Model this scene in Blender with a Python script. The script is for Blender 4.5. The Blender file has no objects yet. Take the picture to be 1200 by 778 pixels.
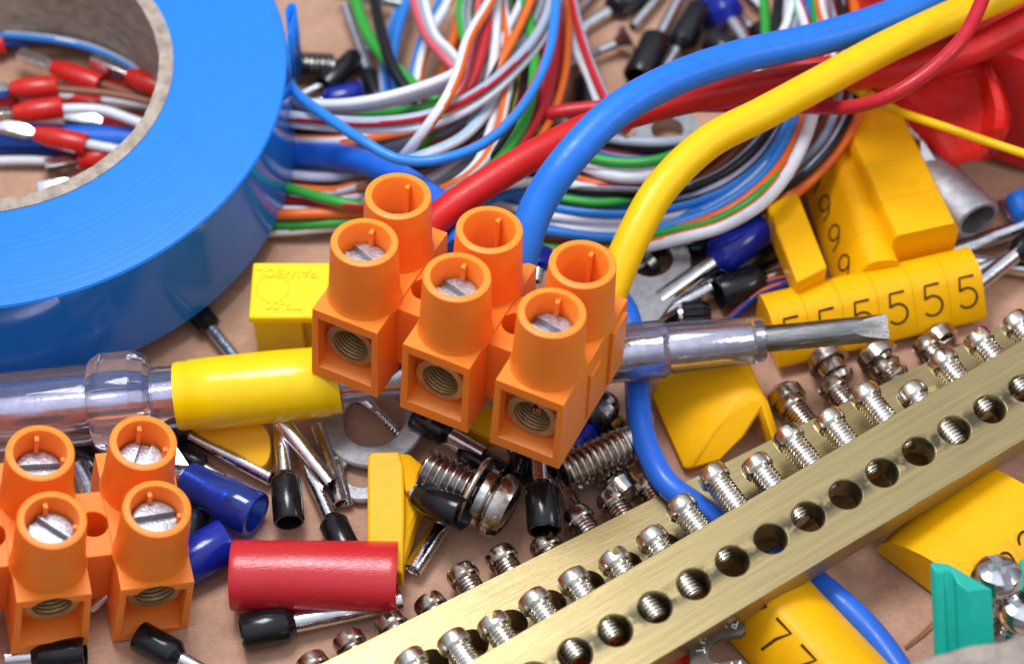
import bpy, bmesh, math, random
from mathutils import Vector, Matrix, noise
random.seed(7)
R = math.radians
scene = bpy.context.scene
COL = scene.collection
# ------------------------------------------------------------------ camera, light, exposure
EL = R(54); DIST = 28.0; FPX = 2823.0
RIGHT = Vector((1, 0, 0)); UP = Vector((0, math.sin(EL), math.cos(EL))); BACK = Vector((0, -math.cos(EL), math.sin(EL)))
CAM = BACK * DIST
cam = bpy.data.objects.new('camera', bpy.data.cameras.new('camera')); COL.objects.link(cam)
cam.location = CAM
cam.rotation_euler = Matrix((RIGHT, UP, BACK)).transposed().to_euler()
cam.data.sensor_width = 36; cam.data.lens = 36 * FPX / 1200
cam.data.clip_start = 0.5; cam.data.clip_end = 400
cam.data.dof.use_dof = True; cam.data.dof.focus_distance = 25.9; cam.data.dof.aperture_fstop = 0.2
scene.camera = cam

def P(px, py, z=0.0):
    """point of the photo (1200 px wide) at height z above the table"""
    d = RIGHT * (px - 600) + UP * (389 - py) - BACK * FPX
    t = (z - CAM.z) / d.z
    return CAM + d * t

w = bpy.data.worlds.new("World"); scene.world = w; w.use_nodes = True
nt = w.node_tree; nt.nodes.clear()
wo = nt.nodes.new('ShaderNodeOutputWorld'); wb = nt.nodes.new('ShaderNodeBackground')
tc = nt.nodes.new('ShaderNodeTexCoord'); sx = nt.nodes.new('ShaderNodeSeparateXYZ'); cr = nt.nodes.new('ShaderNodeValToRGB')
nt.links.new(tc.outputs['Generated'], sx.inputs[0]); nt.links.new(sx.outputs['Z'], cr.inputs[0])
nt.links.new(cr.outputs[0], wb.inputs[0]); nt.links.new(wb.outputs[0], wo.inputs[0])
cr.color_ramp.elements[0].position = 0.0; cr.color_ramp.elements[0].color = (0.10, 0.09, 0.09, 1)
cr.color_ramp.elements[1].position = 1.0; cr.color_ramp.elements[1].color = (0.80, 0.86, 1.0, 1)
e_ = cr.color_ramp.elements.new(0.45); e_.color = (0.22, 0.23, 0.27, 1)
wb.inputs[1].default_value = 1.2

def area(name, loc, target, size, energy, color, size_y=None):
    L = bpy.data.lights.new(name, 'AREA'); L.energy = energy; L.size = size; L.color = color
    if size_y: L.shape = 'RECTANGLE'; L.size_y = size_y
    o = bpy.data.objects.new(name, L); COL.objects.link(o); o.location = loc
    o.rotation_euler = (Vector(target) - Vector(loc)).to_track_quat('-Z', 'Y').to_euler()
    return o
area('window_light', (-3.0, 2.2, 17.5), (0, 0, 0), 6.0, 2350, (0.95, 0.97, 1.0), 6)
area('side_light', (14, -3, 11), (0, 0, 0), 4, 330, (1.0, 0.98, 0.96))
scene.view_settings.view_transform = 'Standard'; scene.view_settings.look = 'None'
scene.view_settings.exposure = 0.15; scene.view_settings.gamma = 1.0

# ------------------------------------------------------------------ materials
MATS = {}
def mat(name, col, rough=0.4, metal=0.0, var=0.06, scale=6.0, bump=0.0, bscale=60.0, sss=0.0, trans=0.0, ior=1.46, coat=0.0, rvar=0.1, col2=None, stretch=(1, 1, 1), alpha=None, spec=0.5):
    m = bpy.data.materials.new(name); m.use_nodes = True; n = m.node_tree.nodes; l = m.node_tree.links
    b = n['Principled BSDF']
    t = n.new('ShaderNodeTexCoord'); mp = n.new('ShaderNodeMapping'); mp.inputs['Scale'].default_value = stretch
    l.new(t.outputs['Object'], mp.inputs[0])
    nz = n.new('ShaderNodeTexNoise'); nz.inputs['Scale'].default_value = scale; nz.inputs['Detail'].default_value = 6; nz.inputs['Roughness'].default_value = 0.6
    l.new(mp.outputs[0], nz.inputs['Vector'])
    r = n.new('ShaderNodeValToRGB')
    c2 = col2 or tuple(min(1, c * (1 + var)) for c in col)
    r.color_ramp.elements[0].color = tuple(c * (1 - var) for c in col) + (1,); r.color_ramp.elements[0].position = 0.35
    r.color_ramp.elements[1].color = tuple(c2) + (1,); r.color_ramp.elements[1].position = 0.65
    l.new(nz.outputs[0], r.inputs[0]); l.new(r.outputs[0], b.inputs['Base Color'])
    mr = n.new('ShaderNodeMapRange'); mr.inputs[1].default_value = 0.3; mr.inputs[2].default_value = 0.7
    mr.inputs[3].default_value = max(0.02, rough - rvar); mr.inputs[4].default_value = min(1, rough + rvar)
    nz2 = n.new('ShaderNodeTexNoise'); nz2.inputs['Scale'].default_value = scale * 3; nz2.inputs['Detail'].default_value = 5
    l.new(mp.outputs[0], nz2.inputs['Vector']); l.new(nz2.outputs[0], mr.inputs[0]); l.new(mr.outputs[0], b.inputs['Roughness'])
    b.inputs['Metallic'].default_value = metal; b.inputs['IOR'].default_value = ior
    b.inputs['Specular IOR Level'].default_value = spec
    if sss: b.inputs['Subsurface Weight'].default_value = sss; b.inputs['Subsurface Radius'].default_value = (0.25, 0.1, 0.04); b.inputs['Subsurface Scale'].default_value = 0.5
    if trans: b.inputs['Transmission Weight'].default_value = trans
    if coat: b.inputs['Coat Weight'].default_value = coat; b.inputs['Coat Roughness'].default_value = 0.1
    if bump:
        bp = n.new('ShaderNodeBump'); bp.inputs['Strength'].default_value = bump; bp.inputs['Distance'].default_value = 0.02
        nb = n.new('ShaderNodeTexNoise'); nb.inputs['Scale'].default_value = bscale; nb.inputs['Detail'].default_value = 4
        l.new(mp.outputs[0], nb.inputs['Vector']); l.new(nb.outputs[0], bp.inputs['Height']); l.new(bp.outputs[0], b.inputs['Normal'])
    MATS[name] = m
    return m
def nodes(m): return m.node_tree.nodes, m.node_tree.links, m.node_tree.nodes['Principled BSDF']

mat('orange', (1.0, 0.268, 0.030), 0.40, spec=0.35, var=0.03, sss=0.5, bump=0.12, bscale=40, rvar=0.06)
mat('yellow', (0.97, 0.475, 0.001), 0.42, spec=0.3, var=0.03, sss=0.1, bump=0.10, bscale=30)
mat('lemon', (0.95, 0.68, 0.002), 0.30, var=0.04, sss=0.1, bump=0.10, bscale=25)
mat('lemon_tape', (0.95, 0.64, 0.002), 0.22, var=0.03, bump=0.15, bscale=8, rvar=0.05)
mat('blue_cable', (0.016, 0.17, 0.68), 0.38, spec=.4, var=0.05, bump=0.08, bscale=40)
mat('deep_blue_cable', (0.02, 0.14, 0.66), 0.33, var=0.05, bump=0.08, bscale=40)
mat('yellow_cable', (0.90, 0.53, 0.002), 0.38, spec=.35, var=0.03, bump=0.08, bscale=40)
mat('red_cable', (0.58, 0.013, 0.011), 0.42, spec=.4, var=0.06, bump=0.12, bscale=40)
mat('black_plastic', (0.008, 0.008, 0.010), 0.17, rvar=.07, var=0.3, bump=0.05)
mat('blue_plastic', (0.008, 0.02, 0.29), 0.17, rvar=.06, var=0.1, bump=0.05)
mat('red_plastic', (0.60, 0.018, 0.012), 0.28, var=0.06, bump=0.08, bscale=30)
mat('red_sleeve', (0.56, 0.018, 0.026), 0.27, coat=.0, spec=.6, var=0.05, bump=0.16, bscale=14, stretch=(0.7, 6, 6), rvar=0.1)
mat('red_tape', (0.70, 0.018, 0.012), 0.28, var=0.05, bump=0.06, bscale=12)
mat('blue_clear', (0.05, 0.16, 0.80), 0.10, trans=0.85, rvar=0.03, var=0.1)
mat('clear', (0.86, 0.84, 0.97), 0.07, trans=0.95, rvar=0.05, var=0.03, bump=0.06, bscale=7, ior=1.42)
mat('tin', (0.66, 0.66, 0.67), 0.22, metal=1.0, var=0.12, scale=9, bump=0.03, bscale=30)
mat('tin_matte', (0.40, 0.40, 0.41), 0.46, metal=0.85, var=0.15, scale=9, bump=0.35, bscale=60)
mat('zinc', (0.40, 0.41, 0.44), 0.42, metal=0.9, var=0.12, scale=10, bump=0.3, bscale=30)
mat('chrome', (0.72, 0.72, 0.72), 0.13, metal=1.0, var=0.10, rvar=0.07, scale=7, bump=0.1, bscale=25)
mat('steel_shaft', (0.30, 0.29, 0.275), 0.30, metal=1.0, var=0.25, scale=8, bump=0.25, bscale=40, stretch=(1, 1, .2))
mat('nickel_screw', (0.76, 0.69, 0.52), 0.22, metal=1.0, var=0.2, scale=6, bump=0.1, bscale=20, col2=(0.86, 0.84, 0.78), rvar=0.08)
mat('nickel_bronze', (0.40, 0.30, 0.20), 0.24, metal=1.0, var=0.2, scale=7, bump=0.1, bscale=20, col2=(0.66, 0.60, 0.54), rvar=0.1)
mat('bolt_steel', (0.42, 0.36, 0.31), 0.20, metal=1.0, var=0.2, scale=7, col2=(0.66, 0.64, 0.62))
mat('dark_steel', (0.12, 0.11, 0.10), 0.25, metal=1.0, var=0.3, scale=7, col2=(0.35, 0.33, 0.3))
mat('brass_ring', (0.46, 0.31, 0.13), 0.36, metal=0.55, var=0.15, scale=12, bump=0.3, bscale=40)
mat('copper', (0.72, 0.28, 0.14), 0.25, metal=1.0, var=0.1)
mat('fork_bronze', (0.085, 0.06, 0.045), 0.42, metal=0.3, var=0.25, scale=6, bump=0.2, bscale=40)
mat('teal', (0.005, 0.42, 0.31), 0.38, var=0.06, bump=0.1, bscale=30)
mat('stamp', (0.82, 0.80, 0.78), 0.35, metal=0.6)
mat('ink', (0.07, 0.025, 0.006), 0.6, var=0.2)
mat('grey_edge', (0.36, 0.30, 0.25), 0.85, var=0.2, bump=0.6, bscale=12)
wire_cols = dict(white=(0.72, 0.74, 0.80), orange=(0.78, 0.15, 0.02), red=(0.52, 0.02, 0.03), green=(0.04, 0.36, 0.05), blue=(0.03, 0.22, 0.68),
                 black=(0.010, 0.010, 0.013), grey=(0.36, 0.41, 0.50), brown=(0.26, 0.09, 0.05), navy=(0.012, 0.03, 0.22), pink=(0.62, 0.10, 0.13), yellow=(0.78, 0.56, 0.01), sky=(0.38, 0.55, 0.72), paleviolet=(0.55, 0.55, 0.72))
for k, c in wire_cols.items(): mat('wire_' + k, c, 0.34, var=0.05, bump=0.04, bscale=30, spec=.4)

# cardboard
m = mat('cardboard', (0.52, 0.30, 0.20), 0.8, var=0.10, scale=3, bump=0.35, bscale=22, spec=0.2)
n, l, b = nodes(m)
fn = n.new('ShaderNodeTexNoise'); fn.inputs['Scale'].default_value = 14; fn.inputs['Detail'].default_value = 9; fn.inputs['Roughness'].default_value = 0.75
mp2 = n.new('ShaderNodeMapping'); mp2.inputs['Scale'].default_value = (1.0, 2.6, 1); tcn = n.new('ShaderNodeTexCoord')
l.new(tcn.outputs['Object'], mp2.inputs[0]); l.new(mp2.outputs[0], fn.inputs['Vector'])
mx = n.new('ShaderNodeMixRGB'); mx.blend_type = 'OVERLAY'; mx.inputs[0].default_value = 0.45
old = b.inputs['Base Color'].links[0].from_socket
l.new(old, mx.inputs[1]); l.new(fn.outputs['Fac'], mx.inputs[2]); l.new(mx.outputs[0], b.inputs['Base Color'])

# brass bar: brushed along its length, grime between the holes
m = mat('brass', (0.38, 0.29, 0.13), 0.38, metal=0.78, var=0.07, scale=2.2, bump=0.20, bscale=9, stretch=(0.35, 9, 9), col2=(0.43, 0.335, 0.16), rvar=0.07)
n, l, b = nodes(m)
tcn = n.new('ShaderNodeTexCoord'); sp = n.new('ShaderNodeSeparateXYZ'); l.new(tcn.outputs['Object'], sp.inputs[0])
ab = n.new('ShaderNodeMath'); ab.operation = 'ABSOLUTE'; l.new(sp.outputs['Y'], ab.inputs[0])
g = n.new('ShaderNodeMapRange'); g.inputs[1].default_value = 0.05; g.inputs[2].default_value = 0.17; g.inputs[3].default_value = 1; g.inputs[4].default_value = 0; l.new(ab.outputs[0], g.inputs[0])
gn = n.new('ShaderNodeTexNoise'); gn.inputs['Scale'].default_value = 5; gn.inputs['Detail'].default_value = 8; l.new(tcn.outputs['Object'], gn.inputs['Vector'])
gm = n.new('ShaderNodeMapRange'); gm.inputs[1].default_value = 0.40; gm.inputs[2].default_value = 0.52; l.new(gn.outputs[0], gm.inputs[0])
mu = n.new('ShaderNodeMath'); mu.operation = 'MULTIPLY'; l.new(g.outputs[0], mu.inputs[0]); l.new(gm.outputs[0], mu.inputs[1])
mx = n.new('ShaderNodeMixRGB'); l.new(mu.outputs[0], mx.inputs[0]); l.new(b.inputs['Base Color'].links[0].from_socket, mx.inputs[1]); mx.inputs[2].default_value = (0.10, 0.085, 0.05, 1)
l.new(mx.outputs[0], b.inputs['Base Color'])

# tape winding: fine concentric edges on the top, smooth glossy side
def tape_mat(name, col, rough):
    m = mat(name, col, rough, var=0.03, rvar=0.04, spec=.4)
    n, l, b = nodes(m)
    t = n.new('ShaderNodeTexCoord'); s = n.new('ShaderNodeSeparateXYZ'); l.new(t.outputs['Object'], s.inputs[0])
    cb = n.new('ShaderNodeCombineXYZ'); l.new(s.outputs['X'], cb.inputs[0]); l.new(s.outputs['Y'], cb.inputs[1])
    ln = n.new('ShaderNodeVectorMath'); ln.operation = 'LENGTH'; l.new(cb.outputs[0], ln.inputs[0])
    cc = n.new('ShaderNodeCombineXYZ'); l.new(ln.outputs['Value'], cc.inputs[0])
    nz = n.new('ShaderNodeTexNoise'); nz.inputs['Scale'].default_value = 22; nz.inputs['Detail'].default_value = 6; l.new(cc.outputs[0], nz.inputs['Vector'])
    n2 = n.new('ShaderNodeTexNoise'); n2.inputs['Scale'].default_value = 25; n2.inputs['Detail'].default_value = 3; l.new(t.outputs['Object'], n2.inputs['Vector'])
    ad = n.new('ShaderNodeMath'); ad.operation = 'MULTIPLY_ADD'; l.new(n2.outputs[0], ad.inputs[0]); ad.inputs[1].default_value = 0.35; l.new(nz.outputs[0], ad.inputs[2])
    geo = n.new('ShaderNodeNewGeometry'); sg = n.new('ShaderNodeSeparateXYZ'); l.new(geo.outputs['Normal'], sg.inputs[0])
    bp = n.new('ShaderNodeBump'); bp.inputs['Distance'].default_value = 0.03; l.new(ad.outputs[0], bp.inputs['Height'])
    st = n.new('ShaderNodeMapRange'); st.inputs[1].default_value = 0.5; st.inputs[2].default_value = 0.9; st.inputs[3].default_value = 0.02; st.inputs[4].default_value = 0.22
    l.new(sg.outputs['Z'], st.inputs[0]); l.new(st.outputs[0], bp.inputs['Strength']); l.new(bp.outputs[0], b.inputs['Normal'])
    st2 = n.new('ShaderNodeMapRange'); st2.inputs[1].default_value = 0.5; st2.inputs[2].default_value = 0.9; st2.inputs[3].default_value = rough; st2.inputs[4].default_value = 0.45
    l.new(sg.outputs['Z'], st2.inputs[0]); l.new(st2.outputs[0], b.inputs['Roughness'])
    return m
tape_mat('blue_tape', (0.012, 0.19, 0.68), 0.12)
tape_mat('red_roll', (0.72, 0.03, 0.03), 0.2)
mat('core_card', (0.37, 0.30, 0.24), 0.9, var=0.3, scale=6, bump=1.0, bscale=14, stretch=(1, 1, 2.5))

# ------------------------------------------------------------------ object helpers
def finish(bm, name, mats, parent=None, smooth=True, ang=38, world=True, bevel=0, loc=None):
    """mesh object; with a parent, world coordinates are taken relative to the parent"""
    bmesh.ops.recalc_face_normals(bm, faces=bm.faces[:])
    for f in bm.faces: f.smooth = smooth
    if smooth:
        for e in bm.edges:
            if len(e.link_faces) == 2 and e.calc_face_angle(0) > R(ang): e.smooth = False
    if not isinstance(mats, (list, tuple)): mats = [mats]
    if parent is None and world:
        c = Vector((0, 0, 0))
        for v in bm.verts: c += v.co
        c /= max(1, len(bm.verts)); c.z = min(v.co.z for v in bm.verts)
        if loc is not None: c = Vector(loc)
        bmesh.ops.translate(bm, verts=bm.verts[:], vec=-c)
    elif parent is not None and world:
        inv = root_matrix(parent).inverted()
        bmesh.ops.transform(bm, matrix=inv, verts=bm.verts[:])
    me = bpy.data.meshes.new(name); bm.to_mesh(me); bm.free()
    for q in mats: me.materials.append(MATS[q])
    o = bpy.data.objects.new(name, me); COL.objects.link(o)
    if parent is not None: o.parent = parent
    elif world: o.location = c
    if bevel:
        md = o.modifiers.new('bevel', 'BEVEL'); md.width = bevel; md.segments = 2; md.limit_method = 'ANGLE'; md.angle_limit = R(40)
    return o
def root_matrix(o):
    M = Matrix.LocRotScale(o.location, o.rotation_euler, o.scale)
    return root_matrix(o.parent) @ M if o.parent else M
def tag(o, label, cat, group=None, kind=None):
    if kind: o['kind'] = kind
    if label: o['label'] = label
    if cat: o['category'] = cat
    if group: o['group'] = group
    return o
def thing(name, label, cat, M=None, group=None):
    o = bpy.data.objects.new(name, None); COL.objects.link(o); o.empty_display_size = 0.1
    if M is not None:
        if isinstance(M, Vector): o.location = M
        else: o.location = M.to_translation(); o.rotation_euler = M.to_euler()
    return tag(o, label, cat, group)
def copy_thing(root, M, label=None, group=None):
    r = root.copy(); COL.objects.link(r); r.location = M.to_translation(); r.rotation_euler = M.to_euler()
    if label: r['label'] = label
    if group: r['group'] = group
    for ch in list(root.children):
        c = ch.copy(); COL.objects.link(c); c.parent = r
        for g_ in list(ch.children):
            d = g_.copy(); COL.objects.link(d); d.parent = c
    return r
def frame(o, z, xh=Vector((0, 0, 1))):
    """matrix with local Z along z and local X close to xh"""
    z = z.normalized(); x = xh - z * xh.dot(z)
    if x.length < 1e-3: x = Vector((1, 0, 0)) - z * z.x
    x.normalize(); y = z.cross(x)
    return Matrix.Translation(o) @ Matrix((x, y, z)).transposed().to_4x4()
def frame_xz(o, x, zh=Vector((0, 0, 1))):
    x = x.normalized(); z = (zh - x * zh.dot(x)).normalized(); y = z.cross(x)
    return Matrix.Translation(o) @ Matrix((x, y, z)).transposed().to_4x4()
def lathe(bm, prof, seg=28, M=None, closed=False, sq=None):
    """prof: [(z, r)]; sq: squash in local x"""
    rings = []
    for z, r in prof:
        if r < 1e-5: rings.append([bm.verts.new((0, 0, z))]); continue
        rings.append([bm.verts.new((r * math.cos(2 * math.pi * i / seg) * (sq or 1), r * math.sin(2 * math.pi * i / seg), z)) for i in range(seg)])
    pairs = list(zip(rings, rings[1:])) + ([(rings[-1], rings[0])] if closed else [])
    for a, b in pairs:
        for i in range(seg):
            j = (i + 1) % seg
            if len(a) == 1 and len(b) == 1: continue
            if len(a) == 1: bm.faces.new((a[0], b[i], b[j]))
            elif len(b) == 1: bm.faces.new((a[i], a[j], b[0]))
            else: bm.faces.new((a[i], a[j], b[j], b[i]))
    vs = [v for r_ in rings for v in r_]
    if M is not None: bmesh.ops.transform(bm, matrix=M, verts=vs)
    return vs
def box(bm, lo, hi, M=None):
    g_ = bmesh.ops.create_cube(bm, size=1)['verts']
    for v in g_:
        v.co = Vector([lo[k] + (hi[k] - lo[k]) * (v.co[k] + .5) for k in range(3)])
    if M is not None: bmesh.ops.transform(bm, matrix=M, verts=g_)
    return g_
def spline(pts, n=10):
    out = []; q = [pts[0] * 2 - pts[1]] + list(pts) + [pts[-1] * 2 - pts[-2]]
    for i in range(1, len(q) - 2):
        a, b, c, d = q[i - 1:i + 3]
        for k in range(n):
            t = k / n
            out.append(0.5 * ((2 * b) + (c - a) * t + (2 * a - 5 * b + 4 * c - d) * t * t + (3 * b - a - 3 * c + d) * t ** 3))
    out.append(pts[-1].copy()); return out
def tube(bm, path, r, seg=14, stripe=None, wid=0.1, caps=True, rfun=None, start=0):
    """sweep; stripe: direction that carries material 1"""
    prev = None; rings = []; N = len(path)
    for i, p in enumerate(path):
        t = (path[min(i + 1, N - 1)] - path[max(i - 1, 0)]).normalized()
        if prev is None:
            u = Vector((0, 0, 1)) - t * t.z
            if u.length < .1: u = Vector((0, 1, 0)) - t * t.y
        else: u = prev - t * prev.dot(t)
        u.normalize(); prev = u; v = t.cross(u)
        rr = rfun(i / (N - 1)) * r if rfun else r
        rings.append([bm.verts.new(p + (u * math.cos(2 * math.pi * k / seg) + v * math.sin(2 * math.pi * k / seg)) * rr) for k in range(seg)])
    for i in range(N - 1):
        for k in range(seg):
            j = (k + 1) % seg
            f = bm.faces.new((rings[i][k], rings[i][j], rings[i + 1][j], rings[i + 1][k]))
            if stripe is not None and i / N >= start:
                c = (rings[i][k].co + rings[i][j].co) * .5 - path[i]
                ph = 0.5 * math.sin(i / N * 5 + r * 100)
                S = Vector((stripe.x * math.cos(ph) - stripe.y * math.sin(ph), stripe.x * math.sin(ph) + stripe.y * math.cos(ph), stripe.z))
                if c.normalized().dot(S.normalized()) > wid: f.material_index = 1
    if caps:
        bm.faces.new(rings[0][::-1]); bm.faces.new(rings[-1])
def boolean(bm, cutters, op='DIFFERENCE'):
    """bm minus every cutter bmesh; returns a new bmesh, nothing is left in the scene"""
    bmesh.ops.recalc_face_normals(bm, faces=bm.faces[:])
    me = bpy.data.meshes.new('t'); bm.to_mesh(me); bm.free(); o = bpy.data.objects.new('t', me); COL.objects.link(o); tmp = []
    for cb in cutters:
        bmesh.ops.recalc_face_normals(cb, faces=cb.faces[:])
        mc = bpy.data.meshes.new('c'); cb.to_mesh(mc); cb.free(); oc = bpy.data.objects.new('c', mc); COL.objects.link(oc); tmp.append((oc, mc))
        md = o.modifiers.new('b', 'BOOLEAN'); md.operation = op; md.object = oc; md.solver = 'EXACT'
    dg = bpy.context.evaluated_depsgraph_get(); ev = o.evaluated_get(dg); m2 = ev.to_mesh()
    out = bmesh.new(); out.from_mesh(m2); ev.to_mesh_clear()
    bpy.data.objects.remove(o); bpy.data.meshes.remove(me)
    for oc, mc in tmp: bpy.data.objects.remove(oc); bpy.data.meshes.remove(mc)
    return out
def poly_prism(pts, holes, thick, ext=None):
    """polygon of world points (and holes) extruded by ext (default: down by thick)"""
    bm = bmesh.new(); edges = []
    for loop in [pts] + holes:
        vs = [bm.verts.new(p) for p in loop]
        edges += [bm.edges.new((vs[i], vs[(i + 1) % len(vs)])) for i in range(len(vs))]
    if holes: bmesh.ops.triangle_fill(bm, use_beauty=True, edges=edges)
    else: bm.faces.new(bm.verts[:])
    r = bmesh.ops.extrude_face_region(bm, geom=bm.faces[:])
    vs = [g_ for g_ in r['geom'] if isinstance(g_, bmesh.types.BMVert)]
    bmesh.ops.translate(bm, verts=vs, vec=ext if ext is not None else Vector((0, 0, -thick)))
    return bm
def smooth_loop(pts, n=5):
    N = len(pts); out = []
    for i in range(N):
        a, b, c, d = pts[i - 1], pts[i], pts[(i + 1) % N], pts[(i + 2) % N]
        for k in range(n):
            t = k / n
            out.append(0.5 * ((2 * b) + (c - a) * t + (2 * a - 5 * b + 4 * c - d) * t * t + (3 * b - a - 3 * c + d) * t ** 3))
    return out
# stroke glyphs (0..1 boxes) for engraved numbers
def arc(cx, cy, rx, ry, a0, a1, n=14):
    return [(cx + rx * math.cos(R(a0 + (a1 - a0) * i / n)), cy + ry * math.sin(R(a0 + (a1 - a0) * i / n))) for i in range(n + 1)]
GLYPH = {
    '5': [[(0.58, 1.0), (0.12, 1.0), (0.08, 0.56)] + arc(0.30, 0.32, 0.32, 0.32, 125, -145)],
    '7': [[(0.0, 1.0), (0.6, 1.0), (0.36, 0.55), (0.22, 0.0)]],
    '9': [arc(0.3, 0.7, 0.28, 0.29, -20, 340), [(0.575, 0.62), (0.50, 0.25), (0.2, 0.0)]],
    '2': [arc(0.3, 0.70, 0.28, 0.30, 170, -35) + [(0.02, 0.0), (0.62, 0.0)]],
    '6': [arc(0.3, 0.3, 0.28, 0.29, 160, -200), [(0.03, 0.36), (0.12, 0.75), (0.42, 1.0)]]}
def glyph_bm(ch, size, lw, M):
    bm = bmesh.new()
    for st in GLYPH[ch]:
        L = [Vector((x - .3, y - .5)) * size for x, y in st]; a = []; b = []
        for i, p in enumerate(L):
            t = (L[min(i + 1, len(L) - 1)] - L[max(i - 1, 0)]).normalized(); nrm = Vector((-t.y, t.x)) * lw * .5
            a.append(bm.verts.new((p.x + nrm.x, p.y + nrm.y, 0))); b.append(bm.verts.new((p.x - nrm.x, p.y - nrm.y, 0)))
        for i in range(len(L) - 1): bm.faces.new((a[i], a[i + 1], b[i + 1], b[i]))
    r = bmesh.ops.extrude_face_region(bm, geom=bm.faces[:])
    bmesh.ops.translate(bm, verts=[q for q in r['geom'] if isinstance(q, bmesh.types.BMVert)], vec=(0, 0, 0.006))
    bmesh.ops.transform(bm, matrix=M, verts=bm.verts[:]); return bm
def text_bm(s, size, depth, M):
    cu = bpy.data.curves.new('t', 'FONT'); cu.body = s; cu.size = size; cu.extrude = depth; cu.align_x = 'CENTER'; cu.align_y = 'CENTER'; cu.resolution_u = 3
    o = bpy.data.objects.new('t', cu); COL.objects.link(o)
    dg = bpy.context.evaluated_depsgraph_get(); ev = o.evaluated_get(dg); me = ev.to_mesh(); bm = bmesh.new(); bm.from_mesh(me); ev.to_mesh_clear()
    bpy.data.objects.remove(o); bpy.data.curves.remove(cu)
    bmesh.ops.transform(bm, matrix=M, verts=bm.verts[:]); return bm

# ------------------------------------------------------------------ setting: the cardboard
bm = bmesh.new(); bmesh.ops.create_grid(bm, x_segments=60, y_segments=60, size=22)
for v in bm.verts: v.co.z = -0.004 + 0.03 * (noise.noise(v.co * 0.25) - .5)
fl = finish(bm, 'ground', 'cardboard', loc=(0, 0, 0)); fl['kind'] = 'structure'

# ------------------------------------------------------------------ blue tape roll
c = P(-10, 85, 1.78); TZ0, TZ1 = 0.33, 1.78
sc_top = (P(336, 85, 1.78) - c).length
RO = sc_top; RI = RO * 213 / 346
T = thing('tape_roll', 'big roll of blue insulating tape with a grey cardboard core', 'tape roll', Vector((c.x, c.y, TZ0)))
bm = bmesh.new(); h = TZ1 - TZ0
lathe(bm, [(0, RI), (0, RO - .02), (.02, RO), (h - .03, RO), (h - .005, RO - .02), (h, RO - .05), (h, RI)], 160, closed=True)
finish(bm, 'tape_winding', 'blue_tape', T, world=False, ang=25)
bm = bmesh.new()
prof = [(0.0, RI - .17), (0.0, RI - .003), (h + .012, RI - .003), (h + .012, RI - .17)] + [(h * k / 12, RI - .17) for k in range(11, 0, -1)]
vs = lathe(bm, prof, 160, closed=True)
for v in bm.verts:
    r_ = math.hypot(v.co.x, v.co.y)
    if r_ < RI - .1:
        d = 0.02 * noise.noise(v.co * 2) + 0.012 * noise.noise(v.co * 15); v.co.x *= 1 + d / r_; v.co.y *= 1 + d / r_
finish(bm, 'cardboard_core', 'core_card', T, world=False, ang=50)
# loose end of the tape: a little curled strip
bm = bmesh.new()
pth = spline([P(334, 75, 1.7), P(336, 50, 1.72), P(336.5, 30, 1.74), P(334, 15, 1.75), P(338, 5, 1.75), P(346, 5, 1.75), P(348, 14, 1.75), P(343, 24, 1.75), P(341, 40, 1.74)], 8)
a = [bm.verts.new(p) for p in pth]; b_ = [bm.verts.new(p - Vector((0, 0, 1.0))) for p in pth]
for i in range(len(a) - 1): bm.faces.new((a[i], a[i + 1], b_[i + 1], b_[i]))
o = finish(bm, 'loose_end', 'blue_tape', T); md = o.modifiers.new('s', 'SOLIDIFY'); md.thickness = 0.022

# ------------------------------------------------------------------ red tape roll (upper right) with its loose flap
c = P(1307, -162, 1.95); T = thing('tape_roll', 'roll of red insulating tape with a torn loose end', 'tape roll', Vector((c.x, c.y, .1)))
bm = bmesh.new(); ro = 3.62; ri = 2.25; h = 1.85
lathe(bm, [(0, ri), (0, ro - .02), (.02, ro), (h - .03, ro), (h, ro - .03), (h, ri)], 120, closed=True)
finish(bm, 'tape_winding', 'red_roll', T, world=False, ang=25)
def patch(rows, n=6, bumpy=0.0, sc=3):
    R_ = [spline(r_, n) for r_ in rows]; cols = list(zip(*R_)); grid = [spline(list(cc), n) for cc in cols]
    bm = bmesh.new(); V = [[bm.verts.new(p + Vector((0, 0, bumpy * noise.noise(p * sc)))) for p in cc] for cc in grid]
    for i in range(len(V) - 1):
        for j in range(len(V[0]) - 1): bm.faces.new((V[i][j], V[i + 1][j], V[i + 1][j + 1], V[i][j + 1]))
    return bm
bm = patch([[P(1015, 100, .95), P(1070, 92, 1.15), P(1142, 76, 1.55), P(1152, 74, 1.62), P(1162, 78, 1.7)],
            [P(1040, 122, .9), P(1095, 112, 1.1), P(1150, 105, 1.35), P(1163, 104, 1.6), P(1176, 112, 1.5)],
            [P(1068, 148, .85), P(1110, 138, 1.0), P(1155, 130, 1.2), P(1168, 130, 1.5), P(1183, 140, 1.45)],
            [P(1088, 170, .8), P(1122, 165, .95), P(1150, 158, 1.1), P(1166, 152, 1.5), P(1180, 154, 1.5)],
            [P(1116, 198, .75), P(1135, 190, .85), P(1152, 190, .95), P(1166, 180, 1.1), P(1173, 168, 1.3)]], 2, 0.04, 6)
o = finish(bm, 'torn_flap', 'red_tape', T, ang=14); md = o.modifiers.new('s', 'SOLIDIFY'); md.thickness = 0.03

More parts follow.
